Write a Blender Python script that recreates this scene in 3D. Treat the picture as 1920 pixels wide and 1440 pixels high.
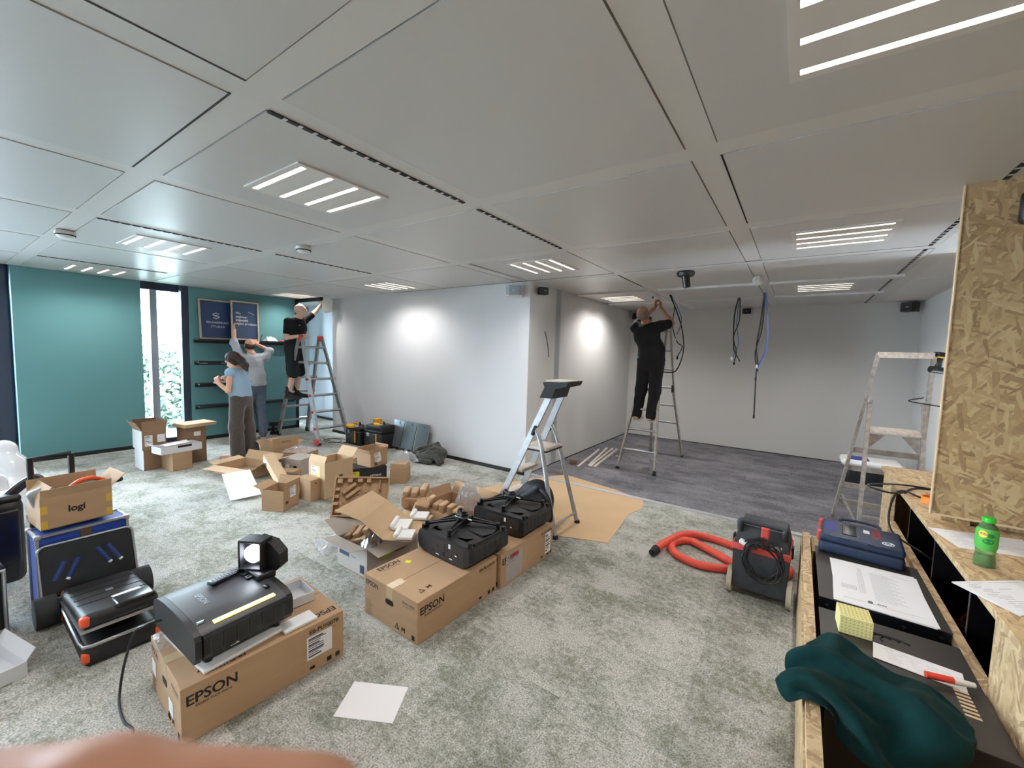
import bpy, bmesh, math, random
import numpy as np
from mathutils import Vector, Matrix, Euler
random.seed(7)
PI = math.pi
sc = bpy.context.scene
for o in list(bpy.data.objects): bpy.data.objects.remove(o)
COL = sc.collection

# ---------------------------------------------------------------- camera
cam_d = bpy.data.cameras.new('camera'); cam = bpy.data.objects.new('camera', cam_d); COL.objects.link(cam)
cam_d.sensor_fit = 'HORIZONTAL'; cam_d.sensor_width = 36; cam_d.lens = 36 * 777.4 / 1920
cam_d.clip_start = .01; cam_d.clip_end = 200
CAM_H, PITCH, YAW, ROLL = 1.65, -.0761874, -.603733, .0287219
_f = Vector((math.sin(YAW) * math.cos(PITCH), math.cos(YAW) * math.cos(PITCH), math.sin(PITCH)))
_r0 = Vector((math.cos(YAW), -math.sin(YAW), 0)); _u0 = _r0.cross(_f)
_r = _r0 * math.cos(ROLL) + _u0 * math.sin(ROLL); _u = _u0 * math.cos(ROLL) - _r0 * math.sin(ROLL)
cam.matrix_world = Matrix((( _r.x, _u.x, -_f.x, 0), (_r.y, _u.y, -_f.y, 0), (_r.z, _u.z, -_f.z, CAM_H), (0, 0, 0, 1)))
sc.camera = cam
cam_d.dof.use_dof = True; cam_d.dof.focus_distance = 3.2; cam_d.dof.aperture_fstop = 8.0     # deep focus; only the fingers at the lens blur
# ---------------------------------------------------------------- world, exposure
w = bpy.data.worlds.new('overcast_sky'); sc.world = w; w.use_nodes = True
bg = w.node_tree.nodes['Background']; bg.inputs[0].default_value = (.76, .88, 1, 1); bg.inputs[1].default_value = 38.0
sc.view_settings.view_transform = 'Standard'; sc.view_settings.look = 'None'
sc.view_settings.exposure = 0.9; sc.view_settings.gamma = 1; sc.view_settings.use_curve_mapping = False
LAMP_W = 3.0          # radiance of the lit strips in the ceiling luminaires
SPOT_W = 48.0           # narrow beam of each luminaire (two emitters)
try:
    sc.cycles.max_bounces = 8; sc.cycles.diffuse_bounces = 5; sc.cycles.glossy_bounces = 3; sc.cycles.transmission_bounces = 6
    sc.cycles.sample_clamp_indirect = 6; sc.cycles.caustics_reflective = False; sc.cycles.caustics_refractive = False
    sc.cycles.use_denoising = True
except Exception: pass

# ---------------------------------------------------------------- materials
MATS = {}
def lin(c):
    if isinstance(c, str):
        c = tuple(int(c[i:i+2], 16) / 255 for i in (0, 2, 4))
    return tuple(x / 12.92 if x <= .04045 else ((x + .055) / 1.055) ** 2.4 for x in c) + (1,)
def mat(name, col, rough=.6, metal=0, spec=.5, noise=0, nscale=8, bump=0, bscale=60, emis=0, ecol=None, trans=0, alpha=1, sheen=0, stretch=None, coat=0, subsurf=0):
    """procedural principled material; colour as sRGB hex; noise = value variation; bump = fine relief"""
    m = bpy.data.materials.new(name); m.use_nodes = True; nt = m.node_tree; N = nt.nodes; L = nt.links
    b = N['Principled BSDF']; c = lin(col)
    b.inputs['Base Color'].default_value = c; b.inputs['Roughness'].default_value = rough; b.inputs['Metallic'].default_value = metal
    b.inputs['Specular IOR Level'].default_value = spec
    if trans: b.inputs['Transmission Weight'].default_value = trans
    if alpha < 1: b.inputs['Alpha'].default_value = alpha
    if sheen: b.inputs['Sheen Weight'].default_value = sheen
    if coat: b.inputs['Coat Weight'].default_value = coat
    if emis:
        b.inputs['Emission Color'].default_value = lin(ecol or col); b.inputs['Emission Strength'].default_value = emis
    if noise or bump:
        tc = N.new('ShaderNodeTexCoord'); mp = N.new('ShaderNodeMapping'); L.new(tc.outputs['Object'], mp.inputs[0])
        if stretch: mp.inputs['Scale'].default_value = stretch
        if noise:
            n = N.new('ShaderNodeTexNoise'); n.inputs['Scale'].default_value = nscale; n.inputs['Detail'].default_value = 5
            L.new(mp.outputs[0], n.inputs[0])
            mr = N.new('ShaderNodeMapRange'); mr.inputs[1].default_value = .3; mr.inputs[2].default_value = .7
            mr.inputs[3].default_value = 1 - noise; mr.inputs[4].default_value = 1 + noise; L.new(n.outputs[0], mr.inputs[0])
            mx = N.new('ShaderNodeVectorMath'); mx.operation = 'SCALE'; mx.inputs[0].default_value = c[:3]; L.new(mr.outputs[0], mx.inputs['Scale'])
            L.new(mx.outputs[0], b.inputs['Base Color'])
        if bump:
            n2 = N.new('ShaderNodeTexNoise'); n2.inputs['Scale'].default_value = bscale; n2.inputs['Detail'].default_value = 3
            L.new(mp.outputs[0], n2.inputs[0])
            bp = N.new('ShaderNodeBump'); bp.inputs['Strength'].default_value = bump; bp.inputs['Distance'].default_value = .01
            L.new(n2.outputs[0], bp.inputs['Height']); L.new(bp.outputs[0], b.inputs['Normal'])
    MATS[name] = m; return m
M = MATS
class NT:
    """small node helper"""
    def __init__(s, name):
        s.m = bpy.data.materials.new(name); s.m.use_nodes = True; s.N = s.m.node_tree.nodes; s.L = s.m.node_tree.links; s.b = s.N['Principled BSDF']; MATS[name] = s.m
    def n(s, t, ins=None, **kw):
        x = s.N.new('ShaderNode' + t)
        for k, v in kw.items(): setattr(x, k, v)
        for k, v in (ins or {}).items():
            if isinstance(v, bpy.types.NodeSocket): s.L.new(v, x.inputs[k])
            else: x.inputs[k].default_value = v
        return x
    def mix(s, fac, a, b):
        x = s.N.new('ShaderNodeMix'); x.data_type = 'RGBA'
        for i, v in ((0, fac), (6, a), (7, b)):
            if isinstance(v, bpy.types.NodeSocket): s.L.new(v, x.inputs[i])
            else: x.inputs[i].default_value = v
        return x.outputs[2]
    def ramp(s, fac, stops):
        x = s.N.new('ShaderNodeValToRGB'); s.L.new(fac, x.inputs[0]); e = x.color_ramp.elements
        while len(e) < len(stops): e.new(.5)
        for i, (p, c) in enumerate(stops): e[i].position = p; e[i].color = c if len(c) == 4 else tuple(c) + (1,)
        return x.outputs[0]
    def set(s, k, v):
        if isinstance(v, bpy.types.NodeSocket): s.L.new(v, s.b.inputs[k])
        else: s.b.inputs[k].default_value = v

def carpet(name, light, dark, pscale, lo, hi, stretch):
    t = NT(name); g = t.n('NewGeometry'); oi = t.n('ObjectInfo')
    mp = t.n('Mapping', {0: g.outputs['Position'], 'Scale': stretch})
    rr = t.n('Math', {0: oi.outputs['Random'], 1: .35}, operation='MULTIPLY')
    p = t.n('TexNoise', {'Vector': mp.outputs[0], 'W': rr.outputs[0], 'Scale': pscale, 'Detail': 6, 'Roughness': .68}, noise_dimensions='4D')
    f = t.n('TexNoise', {'Vector': g.outputs['Position'], 'Scale': 130, 'Detail': 2})
    f2 = t.n('TexNoise', {'Vector': g.outputs['Position'], 'Scale': 34, 'Detail': 3})
    a = t.n('Math', {0: p.outputs[0], 1: t.n('Math', {0: f2.outputs[0], 1: .45}, operation='MULTIPLY').outputs[0]}, operation='ADD')
    a2 = t.n('MapRange', {0: a.outputs[0], 1: lo, 2: hi})
    c = t.mix(a2.outputs[0], lin(dark), lin(light))
    fr = t.n('MapRange', {0: f.outputs[0], 1: .3, 2: .7, 3: .5, 4: 1.45})
    rv = t.n('MapRange', {0: oi.outputs['Random'], 3: .93, 4: 1.07})
    s1 = t.n('VectorMath', {0: c, 'Scale': fr.outputs[0]}, operation='SCALE')
    s2 = t.n('VectorMath', {0: s1.outputs[0], 'Scale': rv.outputs[0]}, operation='SCALE')
    t.set('Base Color', s2.outputs[0]); t.set('Roughness', .95); t.set('Specular IOR Level', .15)
    bp = t.n('Bump', {'Height': f.outputs[0], 'Strength': .5, 'Distance': .006}); t.set('Normal', bp.outputs[0])
carpet('carpet_light', 'b9b8b2', '85877a', 2.5, .585, .80, (1, 1.25, 1))
carpet('carpet_dark', '8a888d', '605e64', 1.9, .58, .86, (.9, 1.9, 1))

def osb(name, axes, tint=1.0, sat=1.0):
    """oriented strand board: three layers of long flat strands lying in the board's plane"""
    t = NT(name); tc = t.n('TexCoord'); sp = t.n('SeparateXYZ', {0: tc.outputs['Object']})
    q = t.n('CombineXYZ', {0: sp.outputs[axes[0]], 1: sp.outputs[axes[1]]})
    warp = t.n('TexNoise', {'Vector': q.outputs[0], 'Scale': 9, 'Detail': 2})
    wv = t.n('VectorMath', {0: warp.outputs['Color'], 'Scale': .035}, operation='SCALE')
    pw = t.n('VectorMath', {0: q.outputs[0], 1: wv.outputs[0]}, operation='ADD')
    L_ = []
    for a, s1, s2, off in ((.35, 14, 64, 0), (-.9, 16, 74, 5.1), (1.45, 13, 60, 9.7)):
        r = t.n('VectorRotate', {0: pw.outputs[0], 'Angle': a}, rotation_type='Z_AXIS')
        mp = t.n('Mapping', {0: r.outputs[0], 'Scale': (s1, s2, 1), 'Location': (off, off * 1.7, 0)})
        v = t.n('TexVoronoi', {'Vector': mp.outputs[0], 'Scale': 1.0, 'Randomness': 1.0}, voronoi_dimensions='2D')
        g = t.n('TexNoise', {'Vector': mp.outputs[0], 'Scale': 3.5, 'Detail': 3})
        L_.append((t.n('SeparateColor', {0: v.outputs['Color']}), g.outputs[0]))
    def tone(l): return t.n('Math', {0: t.n('Math', {0: l[0].outputs[0], 1: .72}, operation='MULTIPLY').outputs[0], 1: t.n('Math', {0: l[1], 1: .28}, operation='MULTIPLY').outputs[0]}, operation='ADD').outputs[0]
    def mixf(f, a, b):
        x = t.N.new('ShaderNodeMix'); x.data_type = 'FLOAT'
        for k_, v_ in ((0, f), (2, a), (3, b)): t.L.new(v_, x.inputs[k_])
        return x.outputs[0]
    m1 = t.n('Math', {0: L_[0][0].outputs[1], 1: .45}, operation='GREATER_THAN').outputs[0]
    m2 = t.n('Math', {0: L_[2][0].outputs[2], 1: .66}, operation='GREATER_THAN').outputs[0]
    fac = mixf(m2, mixf(m1, tone(L_[0]), tone(L_[1])), tone(L_[2]))
    k = tint; C_ = lambda h: tuple(min(1, k * (x * sat + sum(lin(h)[:3]) / 3 * (1 - sat))) for x in lin(h)[:3])
    c = t.ramp(fac, [(.08, C_('8a6a42')), (.25, C_('a98658')), (.5, C_('bb9a68')), (.72, C_('c6a775')), (.9, C_('d0b483'))])
    t.set('Base Color', c); t.set('Roughness', .62)
    bp = t.n('Bump', {'Height': fac, 'Strength': .2, 'Distance': .003}); t.set('Normal', bp.outputs[0])
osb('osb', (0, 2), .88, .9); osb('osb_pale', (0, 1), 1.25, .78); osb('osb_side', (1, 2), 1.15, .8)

def perforated(name, col):
    t = NT(name); g = t.n('NewGeometry')
    v = t.n('TexVoronoi', {'Vector': g.outputs['Position'], 'Scale': 240, 'Randomness': 0})
    mr = t.n('MapRange', {0: v.outputs['Distance'], 1: .16, 2: .24, 3: .72, 4: 1.0})
    s = t.n('VectorMath', {0: lin(col)[:3], 'Scale': mr.outputs[0]}, operation='SCALE')
    t.set('Base Color', s.outputs[0]); t.set('Roughness', .38); t.set('Specular IOR Level', .55)
perforated('ceiling_panel_metal', 'cfcecc')
mat('ceiling_band_metal', 'd8d7d4', .42)
mat('ceiling_void', '1a1a1a', .9); mat('plaster_white', 'e4e2de', .8)
mat('wall_white', 'e3e3e6', .85, bump=.04, bscale=220); mat('wall_grey', 'd6d6d4', .85, bump=.04, bscale=220)
mat('wall_teal', '5e8d90', .8, bump=.03, bscale=250); mat('wall_pale_blue', 'c0c8cb', .8)
mat('black_trim', '14161a', .6); mat('navy_frame', '1d2a3c', .5); mat('grey_frame', '9aa2ab', .45)
mat('alu_strip', 'c4c4c8', .4, metal=.35); mat('shelf_black', '12181c', .5)
_g = NT('glass_clear'); _tr = _g.n('BsdfTransparent', {0: (.93, .96, .97, 1)}); _gl = _g.n('BsdfGlossy', {'Roughness': .02}); _fr = _g.n('Fresnel', {0: 1.3})
_mx = _g.n('MixShader', {0: _fr.outputs[0], 1: _tr.outputs[0], 2: _gl.outputs[0]}); _g.L.new(_mx.outputs[0], _g.N['Material Output'].inputs[0])
mat('lamp_strip', 'fff4e6', .5, emis=LAMP_W, ecol='fff5ea'); mat('lamp_plate', 'dedcd8', .5)
mat('white_plastic', 'e8e8e6', .4); mat('black_plastic', '17181a', .45, bump=.03, bscale=300); mat('black_satin', '0c0d10', .3)
mat('alu', 'b4b6b8', .42, metal=.75, noise=.12, nscale=14); mat('alu_dull', 'a09c97', .55, metal=.5, noise=.2, nscale=18); mat('rubber', '2a2a2c', .8)
mat('steel', 'a8a8aa', .3, metal=1)

# ---------------------------------------------------------------- mesh helpers
def rotm(rx=0, ry=0, rz=0): return Euler((rx, ry, rz)).to_matrix()
class MB:
    def __init__(s): s.v = []; s.f = []
    def add(s, vs, fs, T=None):
        k = len(s.v)
        for p in vs:
            p = Vector(p)
            s.v.append(tuple(T @ p) if T is not None else tuple(p))
        s.f += [tuple(k + i for i in f) for f in fs]; return s
    def box(s, c, d, rot=None, T=None):
        """box by centre and size"""
        vs = [Vector((sx * d[0] / 2, sy * d[1] / 2, sz * d[2] / 2)) for sz in (-1, 1) for sy in (-1, 1) for sx in (-1, 1)]
        if rot is not None: vs = [rot @ v for v in vs]
        vs = [v + Vector(c) for v in vs]
        return s.add(vs, [(0, 2, 3, 1), (4, 5, 7, 6), (0, 1, 5, 4), (2, 6, 7, 3), (0, 4, 6, 2), (1, 3, 7, 5)], T)
    def b2(s, x0, x1, y0, y1, z0, z1, T=None): return s.box(((x0+x1)/2, (y0+y1)/2, (z0+z1)/2), (abs(x1-x0), abs(y1-y0), abs(z1-z0)), None, T)
    def bar(s, p0, p1, w, d, up=(0, 0, 1), T=None):
        """rectangular bar from p0 to p1"""
        p0, p1 = Vector(p0), Vector(p1); z = (p1 - p0).normalized(); u = Vector(up)
        x = u.cross(z)
        if x.length < 1e-4: x = Vector((1, 0, 0)).cross(z)
        x.normalize(); y = z.cross(x)
        vs = [p + x * (a * w / 2) + y * (b * d / 2) for p in (p0, p1) for a, b in ((-1, -1), (1, -1), (1, 1), (-1, 1))]
        return s.add(vs, [(3, 2, 1, 0), (4, 5, 6, 7), (0, 1, 5, 4), (1, 2, 6, 5), (2, 3, 7, 6), (3, 0, 4, 7)], T)
    def tube(s, pts, r, n=8, closed=False, T=None, caps=True):
        pts = [Vector(p) for p in pts]; m = len(pts); rs = r if isinstance(r, (list, tuple)) else [r] * m
        vs = []; ref = None
        for i, p in enumerate(pts):
            a = pts[i - 1] if (i or closed) else pts[0]; b = pts[(i + 1) % m] if (i < m - 1 or closed) else pts[-1]
            t = (b - a)
            if t.length < 1e-9: t = Vector((0, 0, 1))
            t.normalize()
            if ref is None: ref = t.orthogonal().normalized()
            ref = (ref - t * ref.dot(t))
            if ref.length < 1e-6: ref = t.orthogonal()
            ref.normalize(); q = t.cross(ref)
            for k in range(n): vs.append(p + (ref * math.cos(2*PI*k/n) + q * math.sin(2*PI*k/n)) * rs[i])
        fs = [(i*n + k, i*n + (k+1) % n, ((i+1) % m)*n + (k+1) % n, ((i+1) % m)*n + k) for i in range(m if closed else m - 1) for k in range(n)]
        if caps and not closed: fs += [tuple(range(n - 1, -1, -1)), tuple((m-1)*n + k for k in range(n))]
        return s.add(vs, fs, T)
    def cyl(s, p0, p1, r, n=16, r2=None, T=None): return s.tube([p0, p1], [r, r if r2 is None else r2], n, T=T)
    def lathe(s, prof, n=24, T=None, axis=(0, 0, 0)):
        """prof: (r,z) list, round the z axis at axis"""
        vs = [(axis[0] + r*math.cos(2*PI*k/n), axis[1] + r*math.sin(2*PI*k/n), axis[2] + z) for r, z in prof for k in range(n)]
        m = len(prof); fs = [(i*n+k, i*n+(k+1) % n, (i+1)*n+(k+1) % n, (i+1)*n+k) for i in range(m-1) for k in range(n)]
        fs += [tuple(range(n-1, -1, -1)), tuple((m-1)*n+k for k in range(n))]
        return s.add(vs, fs, T)
    def prism(s, poly, z0, z1, T=None):
        """extrude a 2-D polygon (ccw) from z0 to z1"""
        n = len(poly); vs = [(x, y, z0) for x, y in poly] + [(x, y, z1) for x, y in poly]
        fs = [tuple(range(n-1, -1, -1)), tuple(range(n, 2*n))] + [(i, (i+1) % n, n+(i+1) % n, n+i) for i in range(n)]
        return s.add(vs, fs, T)
    def sheet(s, nx, ny, fn, th=0, T=None):
        """grid surface fn(u,v)->point, u,v in 0..1; th gives thickness along -z"""
        vs = [Vector(fn(i/nx, j/ny)) for j in range(ny+1) for i in range(nx+1)]; w_ = nx + 1
        fs = [(j*w_+i, j*w_+i+1, (j+1)*w_+i+1, (j+1)*w_+i) for j in range(ny) for i in range(nx)]
        if th:
            k = len(vs); vs += [v - Vector((0, 0, th)) for v in vs]; fs += [tuple(k + i for i in reversed(f)) for f in list(fs)]
            ring = [i for i in range(w_)] + [j*w_+nx for j in range(1, ny+1)] + [ny*w_+i for i in range(nx-1, -1, -1)] + [j*w_ for j in range(ny-1, 0, -1)]
            fs += [(ring[i], k+ring[i], k+ring[(i+1) % len(ring)], ring[(i+1) % len(ring)]) for i in range(len(ring))]
        return s.add(vs, fs, T)
    def rbox(s, c, d, r, n=3, rot=None, T=None):
        """box with vertical edges and top/bottom edges rounded (radius r)"""
        x, y, z = d[0]/2, d[1]/2, d[2]/2; r = min(r, x*.99, y*.99, z*.99)
        ring = []
        for cx, cy, a0 in ((x-r, y-r, 0), (-x+r, y-r, 90), (-x+r, -y+r, 180), (x-r, -y+r, 270)):
            for k in range(n+1):
                a = math.radians(a0 + 90*k/n); ring.append((cx, cy, math.cos(a), math.sin(a)))
        lv = []
        for k in range(n+1):
            a = PI/2*k/n; lv.append((-z + r - r*math.cos(a), r*math.sin(a)))
        for k in range(n+1):
            a = PI/2*k/n; lv.append((z - r + r*math.sin(a), r*math.cos(a)))
        vs = [Vector((cx + ca*q, cy + sa*q, zz)) for zz, q in lv for cx, cy, ca, sa in ring]
        if rot is not None: vs = [rot @ v for v in vs]
        vs = [v + Vector(c) for v in vs]; m = len(ring)
        fs = [(i*m+k, i*m+(k+1) % m, (i+1)*m+(k+1) % m, (i+1)*m+k) for i in range(len(lv)-1) for k in range(m)]
        fs += [tuple(range(m-1, -1, -1)), tuple((len(lv)-1)*m+k for k in range(m))]
        return s.add(vs, fs, T)
    def build(s, name, m, parent=None, smooth=False, loc=None):
        me = bpy.data.meshes.new(name); me.from_pydata(s.v, [], s.f); me.update()
        return mesh_obj(name, me, m, parent, smooth, loc)
def mesh_obj(name, me, m, parent=None, smooth=False, loc=None):
    if not me.materials: me.materials.append(MATS[m] if isinstance(m, str) else m)
    if smooth:
        me.polygons.foreach_set('use_smooth', [True] * len(me.polygons))
        try: me.set_sharp_from_angle(angle=math.radians(smooth if smooth is not True else 40))
        except Exception: pass
    o = bpy.data.objects.new(name, me); COL.objects.link(o)
    if parent is not None: o.parent = parent
    if loc is not None: o.location = loc
    return o
def thing(name, label, cat, loc=(0, 0, 0), rot=0, group=None):
    o = bpy.data.objects.new(name, None); COL.objects.link(o); o.empty_display_size = .05
    o.location = loc; o.rotation_euler = rot if isinstance(rot, (tuple, list)) else (0, 0, rot)
    return tag(o, label, cat, group)
def tag(o, label, cat, group=None):
    o['label'] = label; o['category'] = cat
    if group: o['group'] = group
    return o
def struct(o): o['kind'] = 'structure'; return o
def dup(root, loc, rot=0, label=None, group=None):
    r = root.copy(); COL.objects.link(r); r.location = loc; r.rotation_euler = rot if isinstance(rot, (tuple, list)) else (0, 0, rot)
    if label: r['label'] = label
    if group: r['group'] = group
    for ch in list(root.children):
        c = ch.copy(); COL.objects.link(c); c.parent = r
        for g in list(ch.children):
            d = g.copy(); COL.objects.link(d); d.parent = c
    return r
def text_mesh(body, size, bold=0, align='CENTER', spacing=1, line=1, shear=0):
    cu = bpy.data.curves.new('t', 'FONT'); cu.body = body; cu.size = size; cu.align_x = align; cu.align_y = 'CENTER'
    cu.offset = bold; cu.space_character = spacing; cu.space_line = line; cu.shear = shear; cu.resolution_u = 3; cu.fill_mode = 'FRONT'
    o = bpy.data.objects.new('t', cu); COL.objects.link(o); dg = bpy.context.evaluated_depsgraph_get()
    me = bpy.data.meshes.new_from_object(o.evaluated_get(dg)); bpy.data.objects.remove(o); bpy.data.curves.remove(cu)
    me.materials.clear(); return me
def frame_m(o, x, y):
    """matrix with origin o, in-plane axes x (text right) and y (text up)"""
    x = Vector(x).normalized(); y = Vector(y); y = (y - x * y.dot(x)).normalized(); z = x.cross(y); o = Vector(o)
    return Matrix(((x.x, y.x, z.x, o.x), (x.y, y.y, z.y, o.y), (x.z, y.z, z.z, o.z), (0, 0, 0, 1)))
def text(name, body, size, m, parent, o, x, y, sx=1, **kw):
    me = text_mesh(body, size, **kw)
    T = frame_m(o, x, y) @ Matrix.Diagonal((sx, 1, 1, 1))
    me.transform(T)
    return mesh_obj(name, me, m, parent)
def curve_pts(ctrl, n=8, closed=False):
    """Catmull-Rom through control points"""
    P = [Vector(p) for p in ctrl]; out = []; m = len(P)
    for i in range(m if closed else m - 1):
        p0 = P[i-1] if (i or closed) else P[0]; p1 = P[i]; p2 = P[(i+1) % m]; p3 = P[(i+2) % m] if (closed or i + 2 < m) else P[-1]
        for k in range(n):
            t = k / n
            out.append(.5*((2*p1) + (p2-p0)*t + (2*p0-5*p1+4*p2-p3)*t*t + (3*p1-p0-3*p2+p3)*t**3))
    if not closed: out.append(P[-1])
    return out

# ---------------------------------------------------------------- implicit surfaces (bodies, cloth) -> mesh by surface nets
class SDF:
    def __init__(s, h): s.h = h; s.p = []; s.cuts = []; s.warp = None
    def cone(s, a, b, ra, rb=None, k=.02): s.p.append(('c', np.array(a, float), np.array(b, float), ra, ra if rb is None else rb, k)); return s
    def chain(s, pts, rs, k=.02):
        for i in range(len(pts) - 1): s.cone(pts[i], pts[i+1], rs[i], rs[i+1], k)
        return s
    def ell(s, c, r, rot=None, k=.02):
        R = np.array(rot if rot is not None else np.eye(3), float).reshape(3, 3); s.p.append(('e', np.array(c, float), np.array(r, float), R, None, k)); return s
    def cut(s, p, n): s.cuts.append((np.array(p, float), np.array(n, float) / np.linalg.norm(n))); return s     # keeps the side n points away from
    def mesh(s, name='body'):
        h = s.h; lo = np.full(3, 1e9); hi = -lo
        bbs = []
        for q in s.p:
            if q[0] == 'c': r = max(q[3], q[4]); a = np.minimum(q[1], q[2]) - r; b = np.maximum(q[1], q[2]) + r
            else: r = q[2].max(); a = q[1] - r; b = q[1] + r
            bbs.append((a, b)); lo = np.minimum(lo, a); hi = np.maximum(hi, b)
        lo -= 3*h + .02; hi += 3*h + .02; n = np.ceil((hi - lo) / h).astype(int) + 1
        D = np.full(n, 1.0, np.float32); ax = [lo[i] + h*np.arange(n[i]) for i in range(3)]
        for q, (a, b) in zip(s.p, bbs):
            k = q[5]; m = k + 3*h
            i0 = np.maximum(np.floor((a - m - lo) / h).astype(int), 0); i1 = np.minimum(np.ceil((b + m - lo) / h).astype(int) + 1, n)
            sl = tuple(slice(i0[i], i1[i]) for i in range(3))
            X, Y, Z = np.meshgrid(*[ax[i][sl[i]] for i in range(3)], indexing='ij')
            if q[0] == 'c':
                ba = q[2] - q[1]; L2 = max(ba @ ba, 1e-9); px, py, pz = X - q[1][0], Y - q[1][1], Z - q[1][2]
                t = np.clip((px*ba[0] + py*ba[1] + pz*ba[2]) / L2, 0, 1)
                d = np.sqrt((px - ba[0]*t)**2 + (py - ba[1]*t)**2 + (pz - ba[2]*t)**2) - (q[3] + (q[4] - q[3])*t)
            else:
                R = q[3]; px, py, pz = X - q[1][0], Y - q[1][1], Z - q[1][2]; r = q[2]
                u = (R[0, 0]*px + R[1, 0]*py + R[2, 0]*pz); v = (R[0, 1]*px + R[1, 1]*py + R[2, 1]*pz); w2 = (R[0, 2]*px + R[1, 2]*py + R[2, 2]*pz)
                k0 = np.sqrt((u/r[0])**2 + (v/r[1])**2 + (w2/r[2])**2) + 1e-9; k1 = np.sqrt((u/r[0]**2)**2 + (v/r[1]**2)**2 + (w2/r[2]**2)**2) + 1e-9
                d = k0*(k0 - 1)/k1
            o = D[sl]; hh = np.maximum(k - np.abs(o - d), 0) / max(k, 1e-6)
            D[sl] = np.minimum(o, d) - hh*hh*k*.25
        if s.cuts or s.warp:
            X, Y, Z = np.meshgrid(*ax, indexing='ij')
            if s.warp: D = D + s.warp(X, Y, Z)
            for p, nn in s.cuts: D = np.maximum(D, (X - p[0])*nn[0] + (Y - p[1])*nn[1] + (Z - p[2])*nn[2])
        D[0] = D[-1] = 1; D[:, 0] = D[:, -1] = 1; D[:, :, 0] = D[:, :, -1] = 1
        ins = D < 0; cn = n - 1
        def cs(A, i, j, k): return A[i:i+cn[0], j:j+cn[1], k:k+cn[2]]
        cnt = sum(cs(ins, i, j, k).astype(np.int8) for i in (0, 1) for j in (0, 1) for k in (0, 1))
        act = (cnt > 0) & (cnt < 8); I = np.argwhere(act); idx = np.full(cn, -1, np.int64); idx[act] = np.arange(len(I))
        acc = np.zeros((len(I), 3)); num = np.zeros(len(I)); i_, j_, k_ = I.T
        for ax_ in range(3):
            o1, o2 = [a for a in range(3) if a != ax_]
            for u in (0, 1):
                for v in (0, 1):
                    c0 = [0, 0, 0]; c0[o1] = u; c0[o2] = v; c1 = list(c0); c1[ax_] = 1
                    d0 = D[i_+c0[0], j_+c0[1], k_+c0[2]]; d1 = D[i_+c1[0], j_+c1[1], k_+c1[2]]
                    cr = (d0 < 0) != (d1 < 0); t = np.where(cr, d0 / np.where(cr, d0 - d1, 1), 0)
                    pt = np.tile(np.array(c0, float), (len(I), 1)); pt[:, ax_] = t
                    acc[cr] += pt[cr]; num[cr] += 1
        V = lo + h*(I + acc / num[:, None]); F = []
        for ax_ in range(3):
            o1, o2 = (ax_ + 1) % 3, (ax_ + 2) % 3
            a = np.take(ins, range(0, n[ax_]-1), ax_); b = np.take(ins, range(1, n[ax_]), ax_); E_ = np.argwhere(a != b)
            E_ = E_[(E_[:, o1] > 0) & (E_[:, o2] > 0) & (E_[:, o1] < cn[o1]) & (E_[:, o2] < cn[o2])]
            if not len(E_): continue
            fl_ = ins[tuple(E_.T)]; q = []
            for du, dv in ((-1, -1), (0, -1), (0, 0), (-1, 0)):
                c = E_.copy(); c[:, o1] += du; c[:, o2] += dv; q.append(idx[tuple(c.T)])
            q = np.stack(q, 1); q[~fl_] = q[~fl_][:, ::-1]; F.append(q)
        F = np.concatenate(F); me = bpy.data.meshes.new(name); me.from_pydata(V.tolist(), [], F.tolist()); me.update(); return me
    def build(s, name, m, parent=None):
        me = s.mesh(name); return mesh_obj(name, me, m, parent, smooth=180)
def wrinkle(amp, f=40, seed=0, ax=(1, 1, 1)):
    rs = np.random.RandomState(seed); W = [(rs.normal(size=3) * f * np.array(ax), rs.uniform(0, 6.28)) for _ in range(5)]
    def fn(X, Y, Z):
        r = 0
        for w_, p in W: r = r + np.sin(X*w_[0] + Y*w_[1] + Z*w_[2] + p)
        return amp * r / 5
    return fn
# ================================================================ the room
XG, YW, XN, YB, ZC = -8.34, 4.63, -2.95, 8.60, 2.58   # teal wall, white wall, niche left wall, niche back wall, ceiling
XR, XQ, YQ = 1.45, 4.2, -3.6                            # niche right wall, right end and back of the room behind the camera
# floor: slab, light carpet tiles, dark carpet tiles in the niche
fl = struct(MB().b2(XG - .35, XQ + .3, YQ - .3, 4.70, -.2, -.004).build('floor', 'carpet_light'))
t5 = MB().b2(-.25, .25, -.25, .25, -.004, 0); tile_me = None
def tiles(parent, x0, x1, y0, y1, s, m):
    global tile_me
    me = None
    nx, ny = round((x1 - x0) / s), round((y1 - y0) / s); dx, dy = (x1 - x0) / nx, (y1 - y0) / ny
    for j in range(ny):
        for i in range(nx):
            if me is None:
                o = MB().b2(-dx/2 + .0006, dx/2 - .0006, -dy/2 + .0006, dy/2 - .0006, -.006, 0).build('carpet_tile', m, parent); me = o.data
            else:
                o = bpy.data.objects.new('carpet_tile', me); COL.objects.link(o); o.parent = parent
            o.location = (x0 + (i + .5) * dx, y0 + (j + .5) * dy, 0)
tiles(fl, XG, .66, .2, 4.70, .5, 'carpet_light')
fl2 = struct(MB().b2(XN - .1, XR + .1, 4.70, YB + .2, -.2, -.004).build('floor_niche', 'carpet_dark'))
tiles(fl2, XN, XR, 4.745, YB, .5, 'carpet_dark')
struct(MB().b2(XN, XR + .4, 4.685, 4.755, -.004, .009).build('trim_1', 'alu_strip'))          # threshold strip

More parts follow.
